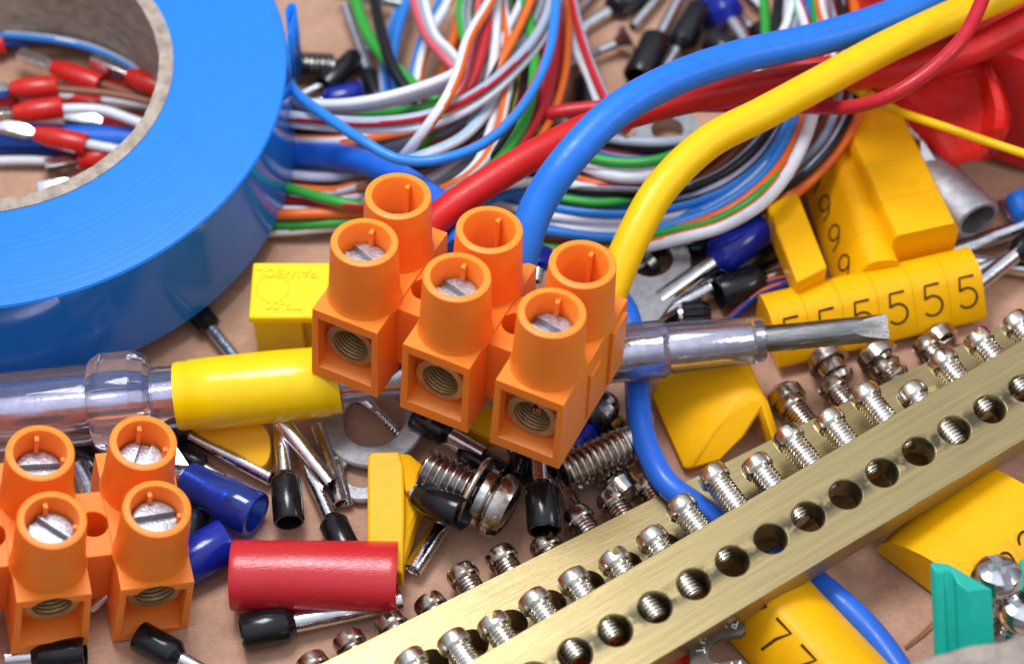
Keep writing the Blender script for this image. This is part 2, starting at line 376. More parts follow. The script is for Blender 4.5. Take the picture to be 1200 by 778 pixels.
# ------------------------------------------------------------------ cables and wires
def cable(name, label, cat, pts, r, mats, stripe=None, wid=0.1, seg=14, group=None, n=10, rfun=None, start=0):
    bm = bmesh.new(); tube(bm, spline([P(*p) for p in pts], n), r, seg, stripe, wid, rfun=rfun, start=start)
    return tag(finish(bm, name, mats, ang=60), label, cat, group)
cable('cable', 'thick light blue cable arching out of the middle pole of the terminal block', 'cable',
      [(606, 330, 1.75), (613, 290, 2.0), (632, 238, 2.3), (668, 185, 2.6), (722, 131, 2.75), (790, 93, 2.7), (870, 66, 2.55), (960, 46, 2.45), (1040, 21, 2.4), (1110, -10, 2.4), (1180, -45, 2.3)], .195, 'blue_cable', seg=24)
cable('cable', 'thick yellow cable curving out of the right pole of the terminal block', 'cable',
      [(700, 385, 1.7), (718, 335, 1.95), (745, 272, 2.25), (777, 218, 2.45), (830, 167, 2.55), (895, 133, 2.55), (960, 98, 2.5), (1030, 60, 2.5), (1110, 22, 2.5), (1190, -12, 2.5), (1260, -45, 2.4)], .19, 'yellow_cable', seg=24)
cable('cable', 'thick red cable running behind the blue and yellow ones from the left pole', 'cable',
      [(490, 290, 1.6), (515, 255, 1.8), (560, 222, 1.95), (625, 182, 2.05), (700, 146, 2.05), (780, 122, 2.0), (860, 106, 1.95), (950, 92, 1.9), (1050, 82, 1.95), (1130, 62, 2.05), (1200, 28, 2.1), (1260, -5, 2.1)], .175, 'red_cable', seg=24)
cable('cable', 'second thick red cable passing under the yellow cable beside the red tape roll', 'cable',
      [(905, 70, 1.3), (960, 80, 1.45), (1020, 78, 1.55), (1090, 55, 1.6), (1150, 20, 1.75), (1200, -15, 1.8)], .15, 'red_cable', seg=20)
cable('cable', 'blue cable passing under the tape roll towards the left terminal pole', 'cable',
      [(-40, 158, .17), (60, 160, .17), (155, 163, .17), (260, 172, .17), (345, 180, .35), (400, 184, .6), (450, 199, .95), (500, 228, 1.3), (530, 258, 1.5), (540, 290, 1.6)], .16, 'deep_blue_cable', seg=20)
cable('cable', 'blue cable bending under the screwdriver and below the brass bars', 'cable',
      [(725, 350, .3), (736, 372, .5), (745, 420, .45), (748, 475, .5), (755, 515, .55), (778, 562, .6), (812, 590, .55), (845, 612, .42), (890, 640, .25), (940, 670, .22), (985, 705, .3), (1025, 745, .3), (1065, 800, .3)], .143, 'deep_blue_cable', seg=20)
cable('wire', 'red wire looping over the yellow cable in front of the red tape roll', 'wire',
      [(590, 165, .5), (615, 143, .9), (645, 133, 1.2), (700, 126, 1.3), (760, 124, 1.3), (840, 124, 1.4), (910, 124, 1.6), (960, 126, 2.0), (1000, 125, 2.3), (1042, 113, 2.6), (1090, 83, 2.85), (1130, 42, 3.0), (1155, -10, 3.0), (1170, -60, 3)], .083, 'wire_red')
cable('wire', 'thin yellow wire lying across the loose red tape flap', 'wire',
      [(985, 95, 1.0), (1015, 113, 1.3), (1045, 128, 1.5), (1110, 150, 1.7), (1160, 167, 1.75), (1230, 190, 1.8)], .052, 'yellow_cable')

F = Vector((0.1, -0.8, 0.15)); Bk = Vector((-0.1, 0.8, 0.5)); Lf = Vector((-0.9, -0.2, 0.25)); Rt = Vector((0.9, 0, 0.25))
TW = 'thin wires of the tangled bundle'
WR = .056
# (label, main, stripe, stripe direction, radius, points)
WIRES = [
 ('white wire sweeping from the tape roll up into the bundle', 'white', None, F, WR, [(320,112,.8),(372,122,1.0),(430,118,1.2),(490,103,1.3),(535,84,1.25),(565,55,1.1),(580,20,1.1),(586,-25,1.1)]),
 ('grey wire with a red stripe crossing the whole bundle in one long arc', 'grey', 'red', F, .06, [(310,130,1.0),(350,137,1.2),(430,143,1.35),(500,135,1.45),(560,108,1.5),(610,65,1.5),(638,25,1.5),(652,-25,1.5)]),
 ('blue wire with a red stripe hanging lowest in front of the bundle', 'blue', 'red', Vector((-1, .9, .2)), .06, [(336,88,.8),(347,109,1.25),(380,135,1.55),(425,165,1.7),(465,186,1.65),(510,188,1.7),(560,172,1.7),(600,140,1.7),(630,95,1.65),(647,45,1.6),(654,-25,1.5)]),
 ('thick bright green wire at the left end of the bundle', 'green', None, F, .075, [(412,-30,.5),(418,5,.55),(430,38,.6),(451,68,.65),(482,97,.7),(512,118,.7),(545,150,.6)]),
 ('black wire beside the thick bright green wire', 'black', None, F, .07, [(436,-30,.6),(440,5,.7),(448,42,.8),(460,78,.85),(482,112,.8),(510,138,.7)]),
 ('blue wire leaning across the black wire at the upper left', 'blue', 'navy', Lf, .062, [(490,-30,.35),(476,5,.4),(465,40,.45),(460,75,.5),(462,105,.5),(468,140,.4)]),
 ('blue wire with a grey stripe hanging straight down behind the white wire', 'blue', 'grey', Lf, .062, [(474,-5,.2),(460,30,.22),(450,70,.25),(450,100,.3),(454,135,.3)]),
 ('pink wire with a grey stripe curving down at the bundle top', 'pink', 'grey', Rt, .062, [(482,-30,1.15),(487,5,1.2),(500,42,1.2),(516,62,1.2),(532,80,1.15),(548,100,1.0),(556,130,.9)]),
 ('white wire with an orange stripe hanging left of the orange wires', 'white', 'orange', Rt, .062, [(535,-25,.9),(524,5,.9),(506,36,.85),(494,70,.8),(490,98,.7),(495,125,.6)]),
 ('orange wire left of the white one with an orange stripe', 'orange', None, F, .062, [(546,-20,.6),(536,30,.65),(524,68,.65),(513,100,.6),(500,130,.5)]),
 ('orange wire behind the pink and grey wire', 'orange', 'grey', F, .055, [(553,-20,.4),(545,30,.42),(538,65,.42),(520,105,.4),(505,150,.35)]),
 ('green wire with a grey stripe at the top of the bundle', 'green', 'grey', Rt, .062, [(546,-25,1.0),(540,10,1.0),(543,40,1.0),(552,70,.9),(548,100,.8)]),
 ('green wire running beside the long white one in the bundle top', 'green', None, F, .058, [(568,-25,.8),(560,20,.8),(562,55,.8),(552,85,.8),(530,112,.85),(490,128,.9),(440,132,.5),(380,130,.3),(330,128,.3)]),
 ('white wire with an orange stripe crossing over the front of the bundle', 'white', 'orange', Rt, .064, [(590,-25,1.5),(570,10,1.55),(549,46,1.65),(536,88,1.7),(522,118,1.7),(500,150,1.5),(478,178,1.1),(464,194,.5)]),
 ('red wire plunging down through the middle of the bundle', 'red', None, F, .062, [(573,-25,1.4),(571,20,1.4),(568,45,1.4),(556,90,1.3),(542,113,1.2),(520,135,1.0),(480,150,.8)]),
 ('plain white wire standing straight at the bundle top', 'white', None, F, .068, [(583,-25,1.3),(581,10,1.3),(580,50,1.25),(576,88,1.15),(565,115,1.0),(545,145,.8)]),
 ('orange wire falling along the middle of the bundle', 'orange', 'white', Rt, .062, [(586,-25,1.1),(590,10,1.15),(595,47,1.2),(597,90,1.2),(592,120,1.2),(585,150,1.2),(572,183,1.2),(548,208,1.2),(515,225,1.1),(490,240,1.0)]),
 ('green wire with a red stripe right of the falling orange wire', 'green', 'red', Lf, .055, [(594,-25,1.0),(602,20,1.0),(608,60,1.0),(606,100,1.0),(600,140,1.0),(588,170,.95),(570,195,.9)]),
 ('red wire with a green stripe in the middle of the bundle', 'red', 'green', Lf, .058, [(604,-25,1.0),(610,40,1.0),(614,70,1.05),(611,100,1.1),(604,135,1.1),(594,160,1.1),(578,190,1.1),(555,215,1.0)]),
 ('long green wire bending towards the red cable', 'green', None, F, .066, [(610,-25,1.2),(620,25,1.25),(626,60,1.3),(625,100,1.35),(617,135,1.4),(604,162,1.4),(583,190,1.4),(556,212,1.3),(530,235,1.2)]),
 ('orange wire with a black stripe crossing behind the long grey arc', 'orange', 'black', Lf, .056, [(630,-25,1.4),(620,5,1.4),(604,41,1.4),(588,72,1.35),(572,100,1.2),(550,122,1.1),(515,146,1.0),(460,158,.9),(400,170,.7)]),
 ('red wire dropping along the right side of the bundle', 'red', None, F, .064, [(655,-25,1.0),(653,30,1.1),(648,82,1.2),(637,123,1.25),(618,158,1.3),(600,183,1.3),(578,210,1.2)]),
 ('red wire with a grey stripe hanging alone right of the bundle', 'red', 'grey', Rt, .056, [(668,-25,.9),(673,10,.95),(684,52,1.0),(697,88,1.05),(712,120,1.1),(735,155,1.0)]),
 ('dark red wire dangling to the red loop right of the bundle', 'red', None, F, .055, [(677,-25,.7),(666,20,.7),(658,60,.75),(655,100,.8),(657,130,.9)]),
 ('orange wire hidden behind the right side of the bundle', 'orange', None, F, .055, [(665,-25,.6),(658,30,.6),(652,80,.65),(640,120,.7)]),
 ('pale blue wire bowing through the lower left bundle', 'sky', 'white', F, .062, [(608,20,1.0),(598,60,1.05),(586,100,1.1),(571,130,1.15),(540,162,1.2),(496,182,1.2),(450,194,.7),(400,200,.2),(330,202,.1)]),
 ('brown wire bowing below the pale blue wire', 'brown', None, F, .058, [(612,40,.8),(602,80,.9),(588,115,.95),(566,146,1.0),(535,174,1.05),(500,195,1.0),(460,212,.8),(420,222,.6)]),
 ('black wire running level beside the tape roll', 'black', None, F, .062, [(604,60,.8),(585,102,.85),(560,130,.85),(530,147,.8),(490,158,.75),(440,162,.7),(390,158,.6),(330,148,.4)]),
 ('second black wire near the tape roll under the grey arc', 'black', 'navy', F, .055, [(310,152,.3),(360,155,.3),(420,168,.35),(470,166,.4),(520,158,.45),(565,138,.5)]),
 ('grey wire bowing under the brown wire', 'grey', None, F, .058, [(606,120,.6),(580,160,.7),(550,192,.75),(515,208,.75),(490,220,.7),(450,235,.6)]),
 ('white and orange wire emerging above the blue cable', 'white', 'orange', Bk, .062, [(300,158,.3),(350,164,.5),(405,164,.7),(455,151,.85),(500,137,.9),(540,112,.9),(575,80,.7)]),
 ('grey white wire emerging below the blue cable', 'paleviolet', None, F, .062, [(300,200,.2),(345,206,.3),(390,208,.35),(435,200,.4),(480,190,.4),(540,180,.3)]),
 ('orange and white wire curving below the blue cable', 'orange', 'white', F, .062, [(300,215,.2),(350,222,.3),(392,224,.4),(430,214,.5),(470,205,.5)]),
 ('green wire ending behind the left terminal pole', 'green', 'red', F, .060, [(320,215,.4),(350,224,.5),(385,234,.6),(420,241,.6),(460,245,.5),(540,250,.4)]),
 ('white wire just left of the upper left terminal screw tower', 'white', 'pink', Bk, .055, [(340,228,.2),(390,232,.3),(430,229,.4),(470,225,.4),(530,225,.3)]),
 ('plain orange wire running level into the terminal block', 'orange', None, F, .062, [(300,252,.3),(345,251,.4),(400,250,.4),(450,250,.4),(520,258,.4),(600,272,.4)]),
 ('green wire just below the level orange wire', 'green', None, F, .055, [(300,263,.2),(345,263,.25),(400,261,.3),(450,258,.3),(530,262,.3)]),
 ('green and white wire lowest of all beside the yellow block', 'green', 'white', F, .058, [(300,272,.12),(335,271,.15),(380,267,.2),(430,264,.2),(500,264,.2)]),
 ('dark red wire under the blue cable beside the tape roll', 'red', None, F, .048, [(300,192,.1),(350,196,.12),(400,199,.15),(450,200,.15)]),
 ('grey wire low beside the tape roll above the level orange one', 'grey', None, F, .05, [(300,240,.12),(350,240,.15),(400,243,.15),(470,243,.15)]),
 # right half of the coil
 ('grey wire topmost in the coil between red and yellow cables', 'grey', None, F, .06, [(628,128,.6),(650,141,.7),(690,155,.8),(725,164,.85),(770,167,.9),(810,162,.9),(850,143,.9),(882,112,.9),(903,70,.9),(911,30,.9),(912,-25,.9)]),
 ('red and blue wire just under the topmost grey coil wire', 'red', 'blue', F, .05, [(660,160,.5),(700,177,.6),(745,184,.65),(790,177,.7),(830,158,.7),(870,120,.7),(890,80,.7)]),
 ('green wire arching through the coil next to the grey one', 'green', None, F, .062, [(610,140,.5),(640,163,.6),(690,184,.8),(735,191,.85),(778,186,.9),(815,167,.9),(855,138,.9),(885,98,.9),(897,50,.8),(896,10,.8),(893,-25,.8)]),
 ('white wire inside the coil under the green arch', 'white', None, F, .068, [(640,170,.4),(685,195,.6),(728,208,.7),(772,205,.75),(815,188,.8),(858,158,.85),(893,118,.9),(912,80,.9),(921,30,.9),(918,-25,.9)]),
 ('orange red wire under the white coil wire', 'orange', 'red', F, .05, [(630,185,.4),(680,211,.5),(725,217,.55),(770,214,.6),(820,196,.6),(870,160,.6),(905,120,.6)]),
 ('black wire through the middle of the coil', 'black', 'grey', Bk, .062, [(620,200,.4),(668,221,.5),(728,225,.6),(780,226,.7),(820,216,.8),(855,198,.85),(888,168,.9),(912,130,.9),(920,85,.9),(910,40,1.0),(914,-25,1.0)]),
 ('green wire low in the coil between the blue and yellow cables', 'green', None, F, .056, [(590,210,.5),(620,222,.5),(655,232,.5),(700,238,.5),(742,234,.5),(790,228,.4)]),
 ('blue wire with a black stripe in the lower coil', 'blue', 'black', Bk, .06, [(580,225,.4),(620,236,.45),(660,245,.5),(705,250,.55),(750,249,.6),(800,240,.7),(850,222,.8),(892,190,.9),(918,150,.95),(935,100,1.0),(945,40,1.0),(948,-25,1.0)]),
 ('white wire with a blue stripe in the lower coil', 'white', 'blue', Bk, .056, [(580,238,.3),(640,252,.4),(700,258,.45),(750,257,.5),(800,250,.6),(850,230,.65),(890,200,.7),(920,155,.7)]),
 ('black and white wire near the bottom of the coil', 'white', 'black', F, .05, [(610,252,.2),(650,264,.3),(700,272,.35),(745,272,.4),(800,262,.45),(850,244,.5)]),
 ('blue wire bending round the bottom right of the coil', 'blue', None, F, .06, [(600,262,.2),(640,270,.3),(700,278,.4),(745,276,.5),(785,265,.65),(835,247,.8),(882,217,.95),(912,182,1.05),(932,140,1.1),(942,95,1.1)]),
 ('brown orange wire along the outer edge of the coil', 'orange', 'brown', F, .062, [(590,264,.15),(640,275,.2),(700,281,.3),(755,277,.5),(805,266,.7),(855,246,.9),(898,214,1.05),(925,180,1.1),(941,140,1.1),(950,100,1.1),(960,50,1.1)]),
 ('white wire with an orange stripe outermost below the coil', 'white', 'orange', Vector((-.4, .9, .3)), .072, [(640,298,.15),(700,297,.3),(755,289,.6),(800,278,.8),(845,266,.95),(890,240,1.15),(920,207,1.2),(941,168,1.2),(954,128,1.2),(962,85,1.2),(965,30,1.2),(960,-25,1.2)]),
 ('orange wire outermost on the right side of the coil', 'orange', None, F, .064, [(850,262,.5),(890,247,.6),(932,226,.8),(968,192,.9),(996,155,1.0),(1011,120,1.1),(1015,70,1.1),(1004,20,1.1),(998,-25,1.1)]),
 ('black wire beside the outermost orange wire', 'black', 'grey', Bk, .056, [(860,248,.5),(900,232,.7),(940,206,.95),(970,176,1.05),(990,143,1.1),(1001,110,1.1),(1000,60,1.1),(988,15,1.1),(980,-25,1.1)]),
 ('grey wire with a red stripe inside the black one on the right', 'grey', 'red', Rt, .062, [(890,225,.6),(930,198,.8),(958,172,.95),(976,143,1.0),(986,110,1.0),(988,60,1.0),(976,18,1.0),(965,-25,1.0)]),
 ('brown wire arching under the yellow cable', 'brown', None, F, .056, [(770,235,.4),(800,221,.5),(840,196,.6),(872,166,.65),(900,130,.7)]),
 ('pale grey wire arching beside the blue ones on the right', 'paleviolet', None, F, .06, [(775,252,.4),(820,228,.7),(862,208,.8),(895,180,.85),(918,148,.9),(930,105,.9),(934,50,.9),(928,-25,.9)]),
 ('brown orange wire inside the right bend of the coil', 'brown', 'orange', F, .058, [(900,215,.5),(935,188,.8),(956,160,.9),(969,125,.9),(975,80,.9),(975,30,.8)]),
 ('grey wire between the striped white wire and the brown one', 'grey', None, F, .056, [(890,222,.9),(922,192,1.0),(945,155,1.05),(958,118,1.0)]),
 ('green and white wire at the top of the coil above the blue cable', 'white', 'green', Rt, .058, [(885,92,1.0),(900,65,1.1),(918,38,1.2),(928,10,1.3),(932,-25,1.3)]),
 ('white wire with a red stripe above the blue cable', 'white', 'red', Rt, .062, [(935,95,1.2),(948,55,1.3),(943,25,1.3),(933,0,1.3),(922,-25,1.3)]),
 ('white wire with a thin orange line above the blue cable', 'white', 'orange', Lf, .062, [(975,80,1.2),(974,45,1.3),(964,18,1.3),(957,-25,1.3)]),
 ('dark red wire rightmost but two at the top of the coil', 'red', None, F, .06, [(1002,110,.8),(1008,60,.8),(1002,15,.8),(996,-25,.8)]),
 ('navy wire at the top right of the coil', 'navy', 'blue', Rt, .06, [(1022,80,.5),(1026,40,.6),(1019,5,.6),(1012,-25,.6)]),
 ('white wire with an orange stripe at the far right top of the coil', 'white', 'orange', Rt, .056, [(1026,60,.8),(1036,25,.9),(1030,0,.9),(1022,-25,.9)]),
 ('thin blue wire deep under the lower coil', 'blue', None, F, .05, [(560,245,.1),(620,256,.12),(690,266,.15),(760,266,.15),(830,240,.15)]),
 ('dark red wire deep in the middle of the coil', 'red', None, F, .055, [(640,190,.2),(700,203,.25),(760,200,.3),(820,178,.35),(870,140,.4),(895,90,.4)]),
 ('black wire deep inside the coil under the blue cable', 'black', None, F, .058, [(600,232,.12),(660,240,.15),(730,244,.2),(800,234,.2),(860,205,.2),(905,160,.2),(930,100,.2)]),
 ('pale wire deep behind the falling red wires of the bundle', 'white', None, F, .055, [(632,-25,.4),(630,40,.4),(622,90,.45),(600,130,.5),(570,165,.5),(530,190,.5)]),
 ('brown wire deep behind the falling green wire', 'brown', None, F, .055, [(640,-25,.25),(640,50,.25),(630,100,.3),(605,145,.35),(570,180,.4)]),
 ('orange wire deep in the left bundle under the arcs', 'orange', None, F, .055, [(560,150,.3),(520,175,.3),(470,190,.3),(420,190,.3)]),
 ('navy wire lying low in the left bundle', 'navy', 'white', F, .05, [(590,110,.55),(560,142,.6),(525,163,.6),(490,172,.55),(440,176,.4)]),
 ('dark red wire lying low under the white arcs', 'red', None, F, .055, [(598,100,.6),(575,135,.6),(540,158,.55),(500,168,.5),(455,178,.4)]),
 ('white wire deep in the lower left bundle below the blue cable', 'white', None, F, .055, [(300,246,.25),(350,247,.3),(410,252,.3),(480,256,.3)]),
 ('dark wire lowest beside the tape roll', 'black', None, F, .05, [(300,236,.1),(360,238,.1),(430,246,.1),(500,250,.1)]),
 ('red wire between the orange and green ones beside the tape roll', 'red', None, F, .045, [(300,232,.2),(350,236,.3),(400,243,.35),(450,248,.3)]),
 ('white wire with a blue stripe between the two black ones by the tape', 'white', 'navy', F, .052, [(300,174,.15),(360,176,.2),(430,180,.25),(500,180,.3),(560,160,.4)]),
 ('green wire running under the bundle towards the red cable', 'green', None, F, .05, [(520,240,.3),(560,222,.5),(600,200,.6),(640,170,.6),(660,140,.5)]),
 ('white wire just under the thick red cable', 'white', None, F, .055, [(500,246,.6),(550,232,.7),(600,216,.7),(650,214,.6),(700,222,.5)]),
 ('blue wire just under the thick red cable', 'blue', None, F, .05, [(510,256,.4),(560,240,.5),(610,226,.5),(660,234,.45),(720,243,.4),(800,236,.3)]),
 ('red wire with a white stripe deep in the bundle top', 'red', 'white', Lf, .055, [(617,-25,.7),(614,30,.7),(600,80,.7),(580,120,.7),(545,160,.6)]),
 ('green wire with a white stripe deep in the bundle top', 'green', 'white', Rt, .055, [(556,-25,.5),(552,30,.5),(558,80,.5),(540,120,.5),(500,150,.4)]),
 ('orange wire slanting through the middle of the bundle top', 'orange', None, F, .055, [(640,-25,.9),(634,30,.9),(620,75,.9),(590,120,.8),(550,150,.7),(500,170,.6)]),
 ('pale wire right of the white one in the bundle top', 'sky', None, F, .055, [(598,-25,.7),(596,40,.7),(590,90,.8),(572,125,.8),(540,150,.7)]),
 ('blue wire at the right flank of the bundle top', 'blue', None, F, .052, [(660,-25,.4),(645,40,.45),(636,90,.5),(615,140,.6),(590,175,.6)]),
 ('orange wire at the right flank next to the dangling red one', 'orange', 'red', Rt, .055, [(700,-30,.3),(680,-5,.35),(664,15,.4),(652,50,.45),(646,100,.45)]),
 ('grey wire beside the middle black wire of the coil', 'grey', None, F, .052, [(640,222,.3),(700,232,.4),(760,230,.5),(810,222,.6),(850,206,.7),(885,178,.75),(908,140,.8)]),
 ('blue wire with a white stripe above the lowest coil wires', 'blue', 'white', F, .055, [(620,246,.3),(680,262,.35),(740,264,.4),(790,256,.55),(840,238,.75),(880,208,.9),(908,176,1.0),(926,140,1.0)]),
 ('red wire buried on the right side of the coil', 'red', None, F, .052, [(860,238,.4),(900,216,.6),(938,186,.75),(962,150,.85),(972,115,.85)]),
]
for lab, mc, sc_, sd, r_, pts in WIRES:
    sd2 = (sd + Vector((random.uniform(-.2, .2), random.uniform(-.2, .2), 0)))
    cable('wire', lab, 'wire', pts, r_ * 1.04, ['wire_' + mc] + (['wire_' + sc_] if sc_ else []), sd2 if sc_ else None, .55, seg=24 if sc_ else 14, group=TW, n=9, start=.55 if lab.startswith('blue wire with a red stripe') else 0)
# companions: more wires of the same coil lying right beside or under the listed ones
COMP = [(1, 'white', 6, 9, -.12), (13, 'green', 10, 2, -.6), (14, 'pink', -11, 3, -.12), (16, 'white', -10, 4, -.12), (19, 'red', 11, 5, -.15), (19, 'black', -11, -4, -.2),
        (21, 'orange', 12, 6, -.15), (25, 'black', 6, 10, -.12), (30, 'red', 0, 9, -.1), (42, 'white', 2, 8, -.1), (43, 'red', 1, -9, -.1), (45, 'sky', 1, 8, -.1), (47, 'grey', 1, 9, -.12),
        (49, 'white', 3, 9, -.12), (52, 'green', -8, -7, -.12), (54, 'red', 9, 5, -.2), (51, 'brown', 3, 9, -.12), (20, 'grey', 9, 9, -.2), (26, 'white', 7, 10, -.15), (56, 'orange', -8, -6, -.1), (40, 'black', 4, 9, -.1), (9, 'red', 10, 3, -.1), (7, 'white', 10, -4, -.1), (10, 'white', 9, 2, -.1), (15, 'grey', 9, 3, -.2), (18, 'orange', 9, 3, -.2), (22, 'white', -9, 4, -.2), (12, 'orange', 8, 6, -.15), (8, 'blue', -9, 3, -.2), (11, 'white', 8, 4, -.2), (20, 'white', -8, -6, -.2), (27, 'orange', 4, -9, -.15), (0, 'grey', 2, 9, -.2), (57, 'white', 8, 6, -.2), (44, 'green', 2, 8, -.1)]
for k, col_, dx, dy, dz in COMP:
    lab, mc, sc_, sd, r_, pts = WIRES[k]
    if mc == col_: col_ = 'orange' if mc != 'orange' else 'white'
    p2 = [(x + dx + random.uniform(-2, 2), y + dy + random.uniform(-2, 2), max(.06, z_ + dz)) for x, y, z_ in pts]
    cable('wire', ('%s wire behind the %s' % (col_, lab.replace('thin ', '').replace(' in one long arc', '').replace('at the far right top', 'at the top right').replace('crossing over the front', 'crossing the front').replace('curving down ', '').replace('just just', 'just'))), 'wire', p2, .052, 'wire_' + col_, seg=14, group=TW, n=9)

# ------------------------------------------------------------------ orange terminal blocks
def terminal_block(label, anchor, az, e1, e2, e3, poles, px, screws, row, recess=.24, ring_up=0.0, strands=None, first=0, prot=.045):
    """anchor: pixel of the first front tower's rim centre; e1,e2,e3 camera space directions of the block"""
    A = P(anchor[0], anchor[1], az)
    bk = (CAM - A).normalized(); up = (UP - bk * UP.dot(bk)).normalized(); rt = up.cross(bk)
    tow = lambda e: rt * e[0] + up * e[1] + bk * e[2]
    X = tow(e1).normalized(); Z = tow(e3); Z = (Z - X * Z.dot(X)).normalized(); Y = Z.cross(X)
    s = (CAM - A).length / FPX            # BU per pixel at the anchor
    pitch, wd, s_f, bh, ch, r0, r1 = 120.7 * s * px, 91 * s * px, 52 * s * px, 114 * s * px, 89 * s * px, 43 * s * px, 39.5 * s * px
    rw = row * s * px; dep = rw / 2 + s_f; top = bh + ch
    # local origin: body bottom under the middle between the rows at the first pole
    O = A - Z * top + Y * (rw / 2)
    M = Matrix.Translation(O) @ Matrix((X, Y, Z)).transposed().to_4x4()
    T = thing('terminal_block', label, 'terminal block', M)
    hw = wd / 2
    for i in range(first, poles):
        x = i * pitch; cut = []
        bm = bmesh.new()
        g_ = box(bm, (x - hw, -dep, 0), (x + hw, dep, bh))
        # little step on both flanks like the moulded body
        for v in g_:
            if v.co.z > bh * .5: v.co.x = x + (v.co.x - x) * 0.95; v.co.y *= 0.985
        m_ = 0.085 * wd / .78
        for sg in (-1, 1):
            cb = bmesh.new(); q = box(cb, (x - hw + m_ * .95, min(sg * dep * 1.1, sg * (dep - recess)), bh * .11), (x + hw - m_ * .95, max(sg * dep * 1.1, sg * (dep - recess)), bh * .88)); cut.append(cb)
            for v in q:
                if abs(v.co.y) < dep and v.co.z < bh * .5: v.co.z += .10
        cb = bmesh.new(); lathe(cb, [(-dep * 1.2, 0), (-dep * 1.2, .245 * wd / .78), (dep * 1.2, .245 * wd / .78), (dep * 1.2, 0)], 40, Matrix.Translation((x, 0, bh * (.52 + ring_up))) @ Matrix.Rotation(R(90), 4, 'X')); cut.append(cb)
        for sg in (-1, 1):
            cb = bmesh.new(); lathe(cb, [(bh * .7, 0), (bh * .7, r1 * .74), (top, r1 * .74), (top, 0)], 40, Matrix.Translation((x, sg * rw / 2, 0))); cut.append(cb)
        bm = boolean(bm, cut)
        finish(bm, 'pole_body', 'orange', T, world=False, ang=30, bevel=.018)
        for sg in (-1, 1):
            bm = bmesh.new()
            lathe(bm, [(bh - .02, r0 + .025), (bh + .03, r0 + .004), (bh + .06, r0), (top - .05, r1 + .004), (top - .012, r1), (top, r1 - .022), (top, r1 * .80), (top - .02, r1 * .765), (bh - .02, r1 * .74)], 56, closed=True)
            rb = box(bm, (-.022, r1 * .56, bh), (.022, r1 * .78, top - .07), Matrix.Rotation(R(8 if sg < 0 else 0), 4, 'Z'))
            box(bm, (-.022, r1 * .62, bh), (.022, r1 * .78, top - .12), Matrix.Rotation(R(-98), 4, 'Z'))
            bmesh.ops.transform(bm, matrix=Matrix.Translation((x, sg * rw / 2, 0)), verts=bm.verts[:])
            tw = finish(bm, 'screw_tower', 'orange', T, world=False, ang=35)
        # brass sleeve
        ro = .285 * wd / .78; ri = .205 * wd / .78; y0 = dep - recess + prot
        bm = bmesh.new(); prof = [(-y0, ri), (-y0 - .0, ro - .01), (-y0 + .015, ro), (y0 - .015, ro), (y0, ro - .01), (y0, ri)]
        nth = 32
        for k in range(nth * 2): prof.append((y0 - .01 - k * (2 * y0 - .02) / (nth * 2 - 1), ri + (0.010 if k % 2 else 0)))
        lathe(bm, prof, 40, Matrix.Translation((x, 0, bh * (.52 + ring_up))) @ Matrix.Rotation(R(90), 4, 'X'), closed=True)
        finish(bm, 'brass_sleeve', 'brass_ring', T, world=False, ang=35)
        for sg in (-1, 1):
            spec = screws.get((i, sg))
            if spec is None: continue
            dz, an = spec; rs = r1 * .70; hh = .16
            bm = bmesh.new(); lathe(bm, [(0, 0), (0, rs * .9), (hh - .03, rs), (hh - .01, rs - .015), (hh, rs - .05), (hh, 0)], 40)
            cb = bmesh.new(); box(cb, (-.058, -1, hh - .09), (.058, 1, hh + .1))
            bm = boolean(bm, [cb])
            lathe(bm, [(-.5, .001), (-.5, rs * .7), (0.02, rs * .7), (0.02, .001)], 20)
            bmesh.ops.transform(bm, matrix=Matrix.Translation((x, sg * rw / 2, top - dz - hh)) @ Matrix.Rotation(R(an), 4, 'Z') @ Matrix.Rotation(R(2), 4, 'X'), verts=bm.verts[:])
            finish(bm, 'screw', 'zinc', T, world=False, ang=30)
        if i < poles - 1 or poles == 2:
            if i == poles - 1: continue
            bm = bmesh.new(); wz = bh * .97
            box(bm, (x + hw - .04, -dep * .46, 0.12), (x + pitch - hw + .04, dep * .46, wz))
            cb = bmesh.new(); lathe(cb, [(-.3, 0), (-.3, .155), (bh * 1.2, .155), (bh * 1.2, 0)], 36, Matrix.Translation((x + pitch / 2, 0, 0)))
            bm = boolean(bm, [cb]); finish(bm, 'mounting_web', 'orange', T, world=False, ang=30, bevel=.012)
    # side tabs on the outer flanks
    for i, sg in ((first, -1), (poles - 1, 1)):
        bm = bmesh.new(); x = i * pitch + sg * hw * .96
        box(bm, (x - .05, dep * .45, .1), (x + .05, dep * .88, bh * .92)); box(bm, (x - .04, -dep * .2, .1), (x + .04, dep * .1, bh * .8))
        finish(bm, 'side_tab', 'orange', T, world=False, ang=30, bevel=.012)
    if strands is not None:
        x = strands * pitch; bm = bmesh.new()
        for k in range(26):
            a = random.uniform(0, 6.28); rr = .09 * math.sqrt(random.random())
            p0 = Vector((x + rr * math.cos(a), -(dep - recess + prot) + .03 + random.uniform(0, .06), bh * (.62 + ring_up) + rr * math.sin(a)))
            tube(bm, [p0, p0 + Vector((random.uniform(-.02, .02), dep * .8, 0))], .013, 6)
        finish(bm, 'copper_strands', 'copper', T, world=False)
    return T, M
terminal_block('three-pole orange screw terminal block holding the thick red, blue and yellow cables', (427, 283), 2.95,
               (107, -40, 38.8), (40, 55, -53.4), (0, .97, 1), 3, 1.0,
               {(0, -1): (.26, 70), (1, -1): (.26, 75), (2, -1): (.26, 80), (0, 1): (.48, 20), (1, 1): (.62, 20), (2, 1): (.62, 20)}, 86.5, strands=2, ring_up=-.03, prot=.10)
